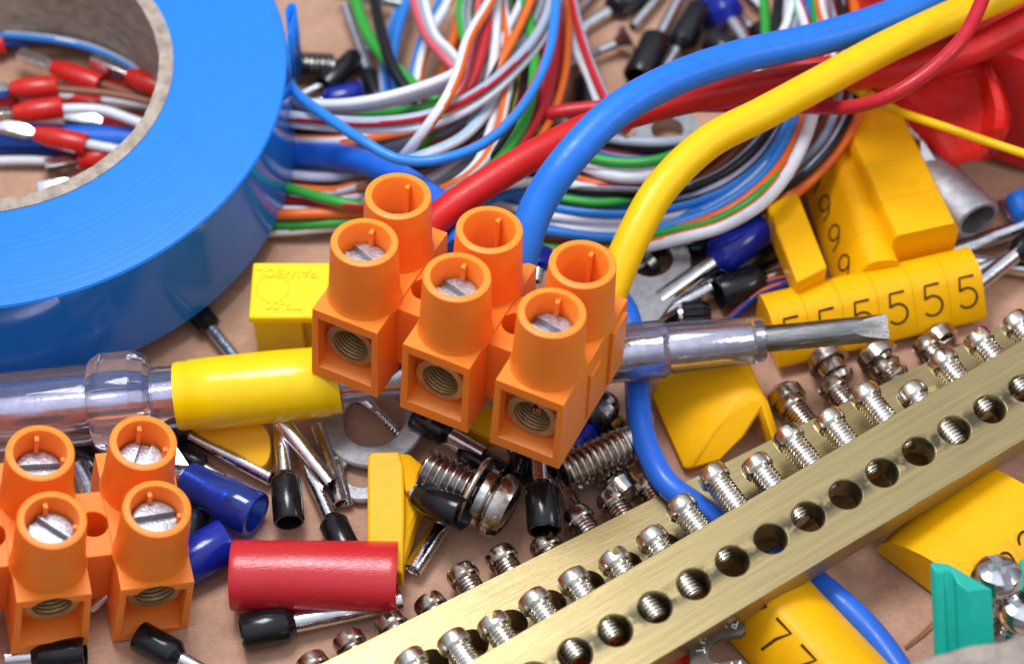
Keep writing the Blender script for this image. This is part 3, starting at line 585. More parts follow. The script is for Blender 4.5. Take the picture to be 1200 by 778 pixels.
terminal_block('orange screw terminal block lying at the lower left corner without cables', (-65.5, 622), 2.16,
               (121.5, 11, -9.5), (-12, 79, -51), (.03, .65, 1), 3, 1.01,
               {(1, -1): (.22, 45), (2, -1): (.20, 95), (0, -1): (.2, 10), (1, 1): (.30, 88), (2, 1): (.30, -25), (0, 1): (.3, 30)}, 94, recess=.30, ring_up=.22, prot=.20)

# ------------------------------------------------------------------ screwdriver
A0 = P(-60, 490, .62); A1 = P(1044, 383, 1.12); AX = A1 - A0; LX = AX.length
M = frame(A0, AX, Vector((0, 0, 1)))
T = thing('screwdriver', 'voltage tester screwdriver with a clear handle, wrapped in yellow tape', 'screwdriver', M)
def s_at(px): 
    """distance along the axis where the pen passes the column px"""
    lo, hi = 0.0, LX
    for _ in range(40):
        mid = (lo + hi) / 2; q = A0 + AX.normalized() * mid; d = q - CAM
        x = 600 + FPX * d.dot(RIGHT) / (-d.dot(BACK))
        if x < px: lo = mid
        else: hi = mid
    return lo
S = s_at
bm = bmesh.new()
lathe(bm, [(0, .0), (0, .44), (S(100), .45), (S(108), .43), (S(108), .25), (0.02, .25), (0.02, 0)], 48)
finish(bm, 'handle', 'clear', T, world=False, ang=40)
bm = bmesh.new(); hx = 8
ringp = [(S(106), .36), (S(110), .53), (S(124), .60), (S(158), .60), (S(174), .50), (S(181), .36)]
lathe(bm, ringp + [(S(181), .24), (S(106), .24)], hx, closed=True, M=Matrix.Rotation(R(14), 4, 'Z'))
finish(bm, 'collar', 'clear', T, world=False, ang=20, bevel=.07)
bm = bmesh.new(); lathe(bm, [(S(178), .22), (S(178), .345), (S(214), .345), (S(214), .22)], 40, closed=True)
finish(bm, 'clear_neck', 'clear', T, world=False)
bm = bmesh.new(); lathe(bm, [(0.1, 0), (.1, .235), (S(96), .235), (S(104), .215), (S(120), .205), (S(206), .215), (S(240), .20), (S(720), .20), (S(720), 0)], 40)
finish(bm, 'metal_barrel', 'chrome', T, world=False)
bm = bmesh.new()
lathe(bm, [(S(207), .30), (S(207), .375), (S(213), .385), (S(222), .382), (S(224), .395), (S(250), .402), (S(330), .400), (S(384), .388), (S(386), .372), (S(399), .365), (S(399), .20)], 56)
for v in bm.verts:
    d = .012 * noise.noise(v.co * 3.2); v.co.x *= 1 + d * 2; v.co.y *= 1 + d * 2
finish(bm, 'tape_wrap', 'lemon_tape', T, world=False, ang=50)
bm = bmesh.new(); lathe(bm, [(S(399), .17), (S(400), .255), (S(520), .26), (S(610), .30), (S(690), .325), (S(776), .325), (S(783), .29), (S(783), .26), (S(700), .20)], 44)
finish(bm, 'front_grip', 'clear', T, world=False)
bm = bmesh.new(); lathe(bm, [(S(700), .19), (S(700), .24), (S(775), .24), (S(776), .0)], 32)
finish(bm, 'inner_sleeve', 'chrome', T, world=False)
bm = bmesh.new(); lathe(bm, [(S(783), .11), (S(783), .27), (S(786), .283), (S(886), .262), (S(893), .25), (S(896), .22), (S(896), .12)], 44)
finish(bm, 'tip_insulation', 'clear', T, world=False)
bm = bmesh.new(); lathe(bm, [(S(781), 0), (S(781), .215), (S(880), .205), (S(884), .18), (S(884), 0)], 32)
finish(bm, 'inner_tube', 'chrome', T, world=False)
# shaft with a ground blade
bm = bmesh.new(); n_ = 40
prof = [(S(880), .0), (S(880), .148), (S(1000), .152)] + [(S(1000 + k * 4.4), .152) for k in range(1, 10)] + [(S(1040.2), 0)]
lathe(bm, prof, 36)
cutb = bmesh.new(); zc = S(992); ze = S(1044)
for sg in (-1, 1):
    # wedge removed from the camera side and from the back
    q = [Vector((sg * .16, -.4, zc)), Vector((sg * .050, -.4, ze + .02)), Vector((sg * .5, -.4, ze + .02)), Vector((sg * .5, -.4, zc))]
    vs = [cutb.verts.new(p) for p in q]; f = cutb.faces.new(vs)
    r_ = bmesh.ops.extrude_face_region(cutb, geom=[f]); bmesh.ops.translate(cutb, verts=[e for e in r_['geom'] if isinstance(e, bmesh.types.BMVert)], vec=(0, .8, 0))
bmesh.ops.transform(cutb, matrix=Matrix.Rotation(R(28), 4, 'Z'), verts=cutb.verts[:])
bm = boolean(bm, [cutb])
finish(bm, 'blade_shaft', 'steel_shaft', T, world=False, ang=25)

# ------------------------------------------------------------------ brass neutral bars with their screws
def screw_proto(name, label, matn, r_h=.178, h_h=.165, r_t=.142, L=.70, pitch=.043, M=Matrix.Identity(4), group=None):
    """local Z = from tip to head; origin at the underside of the head"""
    T = thing(name, label, 'screw', M, group)
    bm = bmesh.new(); lathe(bm, [(0, 0), (0, r_h * .93), (.02, r_h), (h_h - .05, r_h * .98), (h_h - .015, r_h * .90), (h_h, r_h * .76), (h_h, 0)], 40)
    cb = bmesh.new(); box(cb, (-.042, -1, h_h - .11), (.042, 1, h_h + .2)); bm = boolean(bm, [cb])
    finish(bm, 'screw_head', matn, T, world=False, ang=28)
    bm = bmesh.new(); prof = [(0.005, 0), (0.005, r_t * .86), (-.02, r_t * .86)]; z = -.03
    while z > -L: prof += [(z, r_t), (z - pitch * .30, r_t), (z - pitch * .55, r_t * .86), (z - pitch * .8, r_t * .86)]; z -= pitch
    prof += [(-L - .03, r_t * .7), (-L - .03, 0)]
    lathe(bm, prof, 32); finish(bm, 'thread', matn, T, world=False, ang=30)
    return T
def bar(label, pa, pb, width, hgt, roll, holes, axis_off=0.0):
    A = P(*pa); B = P(*pb); X = (B - A).normalized(); N = Vector((0, 0, 1)); Y = N.cross(X).normalized()
    Rm = Matrix.Rotation(R(roll), 3, X); Y = Rm @ Y; Z = X.cross(Y).normalized()
    M = Matrix.Translation(A - Y * (width / 2)) @ Matrix((X, Y, Z)).transposed().to_4x4()   # origin on the top face centre line
    bm = bmesh.new(); Lb = (B - A).length
    box(bm, (-3.2, -width / 2, -hgt), (Lb + 2.2, width / 2, 0))
    cut = bmesh.new(); inv = M.inverted(); xs = []
    for hp in holes:
        # cast the pixel onto the top plane
        d = (P(hp[0], hp[1], 0) - CAM).normalized(); n_ = Z; t = (M.translation - CAM).dot(n_) / d.dot(n_); q = inv @ (CAM + d * t); xs.append(q.x)
    xs = [xs[0] + (xs[-1] - xs[0]) * k / (len(xs) - 1) for k in range(len(xs))]; st = (xs[-1] - xs[0]) / (len(xs) - 1)
    allx = [xs[0] - st * k for k in (3, 2, 1)] + xs + [xs[-1] + st * k for k in (1, 2, 3)]
    for x in allx: lathe(cut, [(-hgt - .2, 0), (-hgt - .2, .172), (.2, .172), (.2, 0)], 40, Matrix.Translation((x, 0, 0)))
    bm = boolean(bm, [cut])
    T = finish(bm, 'brass_bar', 'brass', None, world=False, ang=30, bevel=.02)
    T.location = M.to_translation(); T.rotation_euler = M.to_euler()
    tag(T, label, 'busbar')
    return M, xs, st
M1, X1, ST1 = bar('upper brass neutral bar with a row of round wire holes facing up', (560, 769.5, 1.0), (1200, 397, 1.0), 1.0, .35, 4,
                  [(666, 755), (711, 729), (757, 703), (803, 677), (848, 651), (892, 624), (937, 599), (981, 573), (1025, 549), (1069, 523), (1112, 498), (1156, 474)])
M2, X2, ST2 = bar('lower brass neutral bar half hidden under the other bar', (375, 778, .45), (1139, 398, .45), 1.15, .40, 0,
                  [(540, 733), (583, 711), (626, 689), (680, 665), (722, 643), (765, 621)])
def px_of(p):
    d = p - CAM; k = FPX / (-d.dot(BACK)); return 600 + k * d.dot(RIGHT), 389 - k * d.dot(UP)
def place_screws(M, width, hgt, heads, matn, group, which):
    proto = None
    for k, (hx_, hy_, rot, lab) in enumerate(heads):
        # find x along the bar and distance d so that the head centre projects on (hx, hy)
        best = (0.0, .6); x, d = X1[0], .7
        for _ in range(25):
            f = lambda x, d: px_of(M @ Vector((x, width / 2 + d, -hgt * .5)))
            u0 = f(x, d); ux = f(x + .01, d); ud = f(x, d + .01)
            a, b, c_, e = (ux[0] - u0[0]) / .01, (ud[0] - u0[0]) / .01, (ux[1] - u0[1]) / .01, (ud[1] - u0[1]) / .01
            det = a * e - b * c_; rx, ry = hx_ - u0[0], hy_ - u0[1]
            x += (rx * e - b * ry) / det; d += (a * ry - rx * c_) / det
        d = max(.09, min(.62, d)) - .10     # underside of the head beyond the flank
        L4 = M @ Matrix.Translation((x, width / 2 + d, -hgt * .5)) @ Matrix.Rotation(R(-90), 4, 'X') @ Matrix.Rotation(R(rot), 4, 'Z') @ Matrix.Rotation(R(random.uniform(-2, 2)), 4, 'X')
        if proto is None: proto = screw_proto('screw', lab, matn, M=L4, group=group)
        else: copy_thing(proto, L4, lab, group)
O_ = ['{} slotted screw of the upper brass bar, {}']
ords = ['first', 'second', 'third', 'fourth', 'fifth', 'sixth', 'seventh', 'eighth', 'ninth', 'tenth', 'eleventh', 'twelfth', 'thirteenth', 'fourteenth', 'fifteenth', 'sixteenth', 'seventeenth', 'eighteenth']
h1 = [(480, 772, 80, 'short'), (530, 750, 80, 'leaning'), (577, 730, 0, 'notched'), (625, 702, 60, 'shiny'), (670, 678, 95, 'shiny'), (718, 655, 5, 'deep set'), (762, 629, 40, 'deep set'), (797, 592, 50, 'bronze tinted'), (834, 556, 100, 'long threaded'),
      (885, 544, 70, 'short threaded'), (922, 510, 20, 'long threaded'), (970, 491, 75, 'long threaded'), (1012, 461, 100, 'long threaded'), (1067, 459, 100, 'flush'), (1103, 421, 5, 'notch up'), (1145, 397, -8, 'notch up'), (1188, 377, 95, 'frame edge')]
place_screws(M1, 1.0, .35, [(x, y, r_, '%s screw from the left on the upper brass bar, %s' % (ords[i], t)) for i, (x, y, r_, t) in enumerate(h1)], 'nickel_screw', 'screws in the upper brass bar', 1)
h2 = [(365, 776, 80, 'only its head showing'), (408, 750, 8, 'sunk with notch upward'), (457, 729, -5, 'sunk with notch upward'), (503, 707, 10, 'sunk with notch upward'), (541, 672, 60, 'standing out with its thread'), (586, 651, 120, 'standing out beside the big bolt'), (638, 638, 25, 'sunk under a black ferrule mouth'),
      (676, 605, 80, 'standing out with its thread'), (716, 584, 0, 'beside the threaded tube'), (757, 566, 90, 'beside the blue cable'), (925, 472, 80, 'rusty brown, left of two'), (975, 452, 90, 'rusty brown, right of two'), (1035, 430, 12, 'half under the numbered strip'), (1085, 404, 80, 'shaded by the numbered strip')]
place_screws(M2, 1.15, .40, [(x, y, r_, '%s screw from the left on the lower brass bar, %s' % (ords[i], t)) for i, (x, y, r_, t) in enumerate(h2)], 'nickel_bronze', 'screws in the lower brass bar', 2)

# ------------------------------------------------------------------ ferrules and tubes
def ferrule(label, tip, cs, mouth, rt, rc, tube_m='tin', col_m='black_plastic', taper=.16, name='ferrule', group='wire ferrules scattered on the cardboard', square=False, wire=None):
    """tip / cs / mouth: (px, py, z) of tube tip, start of the collar, collar mouth. radii in BU"""
    A, C_, B = P(*tip), P(*cs), P(*mouth); ax = (B - A).normalized(); lc = (C_ - A).dot(ax); L = (B - A).length
    M = frame(A, ax); T = thing(name, label, 'ferrule', M, group)
    bm = bmesh.new()
    if square:
        lathe(bm, [(0, rt * .55), (0, rt * 1.25), (.03, rt * 1.3), (lc * .8, rt * 1.25), (lc * .95, rt * .8), (lc + .1, rt * .8), (lc + .1, rt * .5)], 4, closed=True, M=Matrix.Rotation(R(random.choice((30, 45, 60))), 4, 'Z'))
        o = finish(bm, 'metal_tube', tube_m, T, world=False, ang=30, bevel=.02)
    else:
        fl_ = rt * 1.03
        lathe(bm, [(0, rt * .78), (0, fl_), (.02, rt), (lc + .05, rt), (lc + .05, rt * .78)], 26, closed=True)
        finish(bm, 'metal_tube', tube_m, T, world=False)
    bm = bmesh.new(); lt = (L - lc) * taper
    lathe(bm, [(lc, rt * .9), (lc, rt * 1.12), (lc + lt * .25, rt * 1.12 + (rc - rt) * .15), (lc + lt * .9, rc * .97), (lc + lt, rc), (L - .015, rc), (L, rc - .012), (L, rc * .80), (lc + lt * 1.1, rc * .76), (lc + lt * .5, rt * .9)], 36, closed=True)
    finish(bm, 'collar', col_m, T, world=False, ang=40)
    if wire:
        wm, wpts, wr = wire
        bm = bmesh.new(); tube(bm, spline([B - ax * (L - lc) * .5] + [P(*q) for q in wpts], 8), wr, 12)
        finish(bm, 'wire', wm, T, ang=60)
    return T
def metal_tube(label, a, b, r, matn='tin', group='bare metal tubes scattered on the cardboard', wall=.78, name='metal_tube'):
    A, B = P(*a), P(*b); M = frame(A, B - A); L = (B - A).length; bm = bmesh.new()
    lathe(bm, [(0, r * wall), (0, r * .97), (.015, r), (L - .02, r), (L, r * 1.05), (L, r * .85), (L - .03, r * wall)], 28, closed=True)
    o = finish(bm, name, matn, None, world=False); o.location = M.to_translation(); o.rotation_euler = M.to_euler()
    return tag(o, label, 'metal tube', group)

ferrule('black ferrule standing mouth down below the yellow tape wrap', (328, 496, .35), (337, 562, .2), (339, 612, .32), .085, .17)
ferrule('black ferrule with its collar going under the red sleeve', (348, 520, .12), (384, 606, .17), (410, 655, .17), .085, .165)
ferrule('black ferrule in front of the red sleeve with its mouth to the left', (470, 703, .14), (345, 728, .2), (283, 742, .22), .115, .205)
ferrule('black ferrule in front of the lower left terminal block', (245, 790, .12), (215, 768, .16), (162, 744, .2), .085, .17)
ferrule('black ferrule lying under the left terminal block corner', (8, 772, .14), (38, 768, .16), (100, 764, .17), .10, .17)
ferrule('glossy black ferrule cap leaning on the steel bolt', (487, 580, .50), (490, 581, .52), (543, 603, .72), .12, .185, taper=.3)
ferrule('black ferrule pointing down below the terminal block', (630, 520, .5), (632, 572, .34), (638, 622, .42), .095, .185)
ferrule('black ferrule beside the washer with a shiny tube', (567, 532, .3), (528, 509, .35), (487, 486, .35), .085, .165)
ferrule('black ferrule below the middle terminal pole', (520, 512, .18), (540, 526, .2), (590, 560, .2), .08, .16)
ferrule('dark ferrule between the threaded rod and the green wire', (450, 40, .15), (428, 66, .16), (380, 102, .17), .07, .155)
ferrule('ferrule with a long pale tube beside the green wire', (405, 8, .25), (440, 80, .2), (446, 125, .15), .07, .13)
ferrule('black ferrule behind the dangling red wires', (676, 38, .1), (712, 12, .15), (760, -18, .18), .08, .19)
ferrule('black ferrule with its mouth towards the blue cable', (808, -25, .3), (777, 42, .25), (748, 92, .22), .075, .21)
ferrule('black ferrule with its tube end hidden by the blue cable', (768, 98, .1), (793, 56, .2), (822, 12, .22), .075, .19)
ferrule('black ferrule peeking over the blue cable', (900, 92, .12), (876, 68, .16), (832, 46, .2), .08, .19)
ferrule('blue ferrule at the upper edge with a short silver tube', (880, 60, .25), (858, 26, .25), (828, -20, .25), .10, .23, col_m='blue_plastic')
metal_tube('silver tube pointing at the small screw head', (742, 32, .1), (790, -25, .1), .075)
metal_tube('silver tube at the upper edge right of the blue ferrule', (897, 14, .2), (860, -25, .2), .09)
ferrule('black ferrule standing behind the hanging red wires', (682, 62, .1), (683, 90, .15), (688, 135, .17), .07, .15)
ferrule('small black ferrule right of the blue ferrule at the upper edge', (868, 24, .1), (880, 32, .14), (908, 48, .15), .06, .13)
ferrule('blue ferrule with a mirror-like tube beside the grey lug', (772, 352, .35), (836, 308, .45), (893, 266, .5), .105, .225, tube_m='chrome', col_m='blue_plastic')
ferrule('black ferrule with its mouth open above the screwdriver sleeve', (925, 318, .3), (898, 326, .32), (842, 345, .32), .07, .20)
ferrule('black ferrule behind the open mouthed one near the small yellow block', (800, 345, .12), (850, 320, .15), (905, 295, .2), .07, .17)
metal_tube('silver tube under the big blue ferrule', (768, 372, .2), (832, 338, .25), .085)
metal_tube('thin silver tube end between the black ferrules', (820, 350, .1), (850, 338, .1), .06)
# knurled black cap
A, B = P(798, 372, .2), P(832, 370, .2); M = frame(A, B - A); T = thing('knurled_cap', 'small ribbed black cap just above the screwdriver sleeve', 'cap', M)
bm = bmesh.new(); L = (B - A).length
for k in range(1): lathe(bm, [(0, 0), (0, .17), (.03, .185), (L * .75, .185), (L, .14), (L, 0)], 36)
for i, v in enumerate(bm.verts):
    r_ = math.hypot(v.co.x, v.co.y)
    if r_ > .1 and i % 2: v.co.x *= .93; v.co.y *= .93
finish(bm, 'cap_body', 'black_plastic', T, world=False, ang=10)
bm = bmesh.new(); lathe(bm, [(-.04, .0), (-.04, .17), (0, .178), (0, 0)], 30); finish(bm, 'metal_face', 'tin', T, world=False)
# screwdriver-side left
ferrule('black ferrule near the tape roll with its tube going under the yellow tape', (284, 430, .1), (248, 386, .15), (232, 366, .17), .075, .14)
ferrule('ferrule with a long shiny tube below the screwdriver collar', (318, 560, .14), (222, 512, .2), (190, 492, .2), .09, .17)
metal_tube('bare silver tube slanting down from the yellow tape wrap', (328, 492, .5), (386, 566, .2), .095)
metal_tube('slim silver tube beside the washer', (372, 500, .12), (400, 590, .1), .088)
metal_tube('narrow silver tube behind the slim one', (396, 540, .1), (408, 590, .1), .05)
metal_tube('bare silver tube below the glossy black cap', (528, 600, .2), (483, 668, .14), .105, 'chrome')
metal_tube('silver tube under the black ferrule by the brass bar', (655, 560, .1), (690, 628, .1), .09)
metal_tube('silver tube seen through the gap between the towers of the left block', (92, 545, .3), (112, 590, .3), .10)
metal_tube('coppery tube between the legs of the left terminal block', (105, 712, .1), (134, 690, .2), .08)
metal_tube('thin silver tube hiding behind the left block towers', (84, 586, .2), (104, 596, .2), .07)
ferrule('dark ferrule behind the left terminal block and the handle', (112, 555, .1), (108, 560, .12), (90, 528, .2), .08, .2)
ferrule('plain dark blue ferrule behind the left block', (165, 690, .2), (196, 676, .24), (268, 632, .27), .12, .255, col_m='blue_plastic', taper=.2)
ferrule('black ferrule hidden under the dark blue ferrules', (245, 570, .1), (238, 590, .14), (210, 650, .15), .07, .15)
# translucent blue crimp
A, B = P(214, 560, .28), P(300, 604, .3); M = frame(A, B - A); L = (B - A).length
T = thing('crimp_terminal', 'translucent blue crimp terminal with a silver spade end', 'crimp terminal', M, 'crimp terminals')
bm = bmesh.new(); lathe(bm, [(.05, .19), (.05, .205), (.09, .22), (L * .48, .235), (L * .58, .262), (L - .02, .262), (L, .25), (L, .195), (L * .6, .19), (L * .5, .18)], 44, closed=True); finish(bm, 'insulation', 'blue_clear', T, world=False)
bm = bmesh.new(); prof = [(-.12, .09), (-.12, .12), (0, .155)]
for k in range(14): prof += [(.04 + k * .04, .165), (.06 + k * .04, .158)]
lathe(bm, prof + [(.62, .15), (.62, .12)], 32, closed=True); finish(bm, 'barrel', 'tin', T, world=False)
sp = [P(190, 498, .42), P(206, 520, .42), P(222, 544, .38), P(216, 562, .34), P(200, 566, .36), P(180, 540, .40)]
finish(poly_prism(sp, [], .07), 'spade', 'tin', T, bevel=.012)
# lower silver ferrules on the right
metal_tube('silver tube lying flat right of the numbered strip', (1095, 300, .15), (1200, 266, .2), .10)
metal_tube('silver tube crossing under the others at the right edge', (1108, 302, .12), (1215, 318, .12), .09)
metal_tube('silver tube in the stack of tubes at the right edge', (1130, 322, .25), (1215, 290, .2), .07)
ferrule('black ferrule at the right edge with a silver tube', (1142, 336, .3), (1190, 300, .36), (1225, 270, .4), .10, .16)
ferrule('light blue ferrule with its mouth open at the right edge', (1212, 280, .2), (1206, 258, .25), (1192, 228, .35), .07, .16, col_m='blue_cable', taper=.2)
metal_tube('small silver tube end in front of the big cable lug', (1096, 278, .1), (1112, 284, .1), .1)
metal_tube('silver tube leading to the light blue ferrule', (1172, 238, .15), (1205, 288, .15), .07)
ferrule('dark blue ferrule half under the numbered strip', (1085, 305, .12), (1095, 292, .12), (1108, 282, .12), .06, .12, col_m='blue_plastic')
ferrule('dark blue ferrule under the terminal block near the threaded tube', (700, 480, .1), (690, 500, .2), (655, 548, .3), .09, .22, col_m='blue_plastic')
ferrule('dark blue ferrule behind the screwdriver near the small yellow block', (880, 345, .1), (898, 340, .12), (930, 325, .14), .06, .15, col_m='blue_plastic')
ferrule('purple blue ferrule under the white wire by the tape roll', (350, 125, .1), (378, 120, .12), (425, 108, .14), .06, .15, col_m='blue_plastic')
ferrule('black ferrule lying near the yellow block under the white wires', (440, 118, .1), (420, 120, .1), (470, 112, .1), .06, .13)
metal_tube('silver tube behind the threaded rod', (352, 112, .1), (385, 96, .1), .06)
metal_tube('shiny tube lying along the upper edge over the green wire', (395, -6, .3), (480, 6, .3), .07)
ferrule('ferrule shape added for the dark gap beside the yellow markers', (1030, 130, .12), (1044, 155, .15), (1072, 205, .17), .08, .17)  # stand-in: black ferrule shape added to fill a dark gap
ferrule('black ferrule under the bundle below the white wire end', (770, 290, .1), (790, 300, .12), (835, 290, .15), .07, .15)
ferrule('black ferrule under the middle of the screwdriver', (655, 575, .1), (650, 555, .12), (625, 530, .15), .07, .2)
ferrule('blue ferrule glimpsed between the rear screw towers', (628, 330, .6), (630, 315, .65), (635, 292, .7), .07, .14, col_m='blue_plastic')

ferrule('black ferrule under the right pole of the three-pole block', (600, 590, .1), (606, 566, .13), (615, 530, .15), .06, .15)
metal_tube('silver tube between the steel bolt and the black ferrule', (612, 556, .12), (600, 520, .15), .08)
ferrule('black ferrule under the screwdriver grip left of the blue cable', (700, 470, .1), (712, 492, .13), (728, 520, .15), .07, .15)
metal_tube('silver tube behind the bronze tinted screw and the blue cable', (722, 545, .1), (752, 576, .12), .08)
metal_tube('tube end between washer and black ferrule', (508, 505, .1), (530, 500, .1), .07)
ferrule('black ferrule in the shade below the yellow tape wrap', (262, 560, .08), (240, 548, .1), (206, 528, .12), .06, .13)
ferrule('black ferrule at the upper edge right of the black ones', (845, 100, .1), (838, 88, .12), (822, 70, .14), .06, .14)
metal_tube('silver tube beside the small screw head at the upper edge', (700, -10, .1), (670, 20, .1), .06)
ferrule('dark ferrule below the ring lug next to the sleeve', (760, 385, .1), (775, 378, .12), (810, 352, .12), .05, .13)
metal_tube('silver tube lying deep under the big blue ferrule', (790, 362, .1), (850, 318, .1), .06)
ferrule('black ferrule beyond the grey ring lug under the coil', (742, 300, .06), (760, 292, .1), (800, 276, .12), .06, .14)
metal_tube('silver tube right of the yellow markers in the shade', (1062, 150, .1), (1090, 178, .1), .07)

# ferrules with wires inside the tape roll
GR = 'red ferruled wire ends inside the tape core'
def rf(label, tip, cs, mouth, wire=None, rt=.08, rc=.138): ferrule(label, tip, cs, mouth, rt, rc, 'tin', 'red_plastic', .3, 'ferruled_wire', GR, True, wire)
rf('red ferrule lowest inside the core with its tip to the left', (45, 222, .1), (86, 215, .15), (125, 210, .15), ('wire_white', [(170, 205, .12)], .05))
rf('red ferrule half under the core near its lower edge', (53, 196, .2), (92, 194, .2), (135, 180, .2), ('wire_white', [(190, 170, .15)], .05))
rf('red ferrule upper right inside the core touching its wall', (108, 70, .45), (150, 86, .45), (192, 106, .4), ('wire_white', [(240, 130, .2)], .05))
rf('red ferrule with its square tip raised at the upper left', (22, 64, .35), (60, 80, .35), (118, 100, .32), ('wire_brown', [(160, 112, .25), (215, 130, .2)], .05))
rf('red ferrule hidden behind the upper right ones', (96, 88, .15), (118, 94, .18), (160, 100, .18), ('wire_brown', [(210, 120, .15)], .05))
rf('red ferrule with a brown wire', (-18, 107, .55), (12, 104, .55), (68, 101, .52), ('wire_brown', [(110, 108, .45), (150, 114, .4), (215, 128, .3)], .05))
rf('red ferrule in the centre with its tip showing below the white wire', (76, 137, .25), (120, 145, .25), (165, 150, .22), ('wire_white', [(220, 160, .2)], .05))
rf('red ferrule peeking out at the left below the brown one', (-30, 128, .25), (-10, 122, .25), (22, 116, .25), ('wire_white', [(70, 112, .2), (180, 126, .15)], .05))
rf('red ferrule with a pale green wire', (-20, 138, .6), (16, 134, .6), (74, 125, .6), ('wire_white', [(110, 128, .55), (150, 139, .5), (215, 165, .35)], .062), rc=.135)
rf('red ferrule with its tip crossing the blue cable', (-8, 146, .5), (40, 158, .48), (102, 170, .42), ('wire_white', [(140, 176, .35), (190, 186, .25)], .06), rc=.13)
rf('red ferrule at the left edge of the frame inside the core', (-60, 62, .2), (-40, 58, .2), (6, 50, .25), ('wire_navy', [(60, 48, .3), (110, 56, .3), (170, 90, .2)], .05))
rf('red ferrule buried at the bottom of the heap', (60, 115, .1), (75, 118, .1), (120, 125, .1))
cable('wire', 'blue and white wire arching along the upper wall of the core', 'wire', [(-20, 40, .35), (40, 44, .4), (90, 52, .45), (130, 66, .4), (175, 92, .3)], .05, ['wire_blue', 'wire_white'], Bk, .4)
cable('wire', 'white wire lying low at the left inside the core', 'wire', [(-30, 190, .12), (20, 188, .14), (70, 190, .14), (150, 200, .12)], .055, 'wire_white')
cable('wire', 'black wire curled below the blue cable inside the core', 'wire', [(-30, 176, .06), (40, 178, .06), (120, 182, .06), (180, 190, .06)], .04, 'wire_navy')
cable('wire', 'thin orange and blue wire pair end above the screwdriver blade', 'wire', [(845, 385, .12), (880, 352, .3), (905, 338, .4), (940, 330, .42)], .05, ['wire_orange', 'wire_navy'], F, .1)
cable('wire', 'short orange wire beside the black ferrule and the small yellow block', 'wire', [(885, 338, .3), (905, 331, .35), (950, 322, .35)], .055, ['wire_orange', 'wire_navy'], F, .3)
cable('wire', 'stray bare copper hair lying on the cardboard by the green part', 'wire', [(1060, 758, .02), (1075, 746, .03), (1096, 726, .04), (1120, 700, .05)], .014, 'copper')

# ------------------------------------------------------------------ red shrink sleeve
A, B = P(272, 674, .37), P(466, 675, .37); M = frame(A, B - A, Vector((0, 0, 1))); L = (B - A).length
bm = bmesh.new(); r_ = .385
prof = [(0, r_ * .93), (0.0, r_ * .98), (.02, r_)] + [(L * k / 24, r_) for k in range(1, 24)] + [(L - .01, r_), (L, r_ * .985), (L, r_ * .93), (L * .6, r_ * .9), (L * .3, r_ * .9)]
lathe(bm, prof, 64, closed=True, sq=.93)
for v in bm.verts:
    # the pinched, slightly flattened mouth on the right
    t = max(0, (v.co.z / L - .45) / .55); v.co.y += 0; a = math.atan2(v.co.y, v.co.x)
    v.co.x *= 1 - .12 * t; v.co.y *= 1 + .02 * t
    v.co += v.co.normalized() * .004 * noise.noise(v.co * 5)
o = finish(bm, 'shrink_sleeve', 'red_sleeve', None, world=False, ang=45); o.location = M.to_translation(); o.rotation_euler = M.to_euler()
tag(o, 'glossy red plastic sleeve, a short open tube lying on the cardboard', 'sleeve')
# the sleeve material is brushed along local Z: swap stretch
MATS['red_sleeve'].node_tree.nodes['Mapping'].inputs['Scale'].default_value = (5, 5, .9)

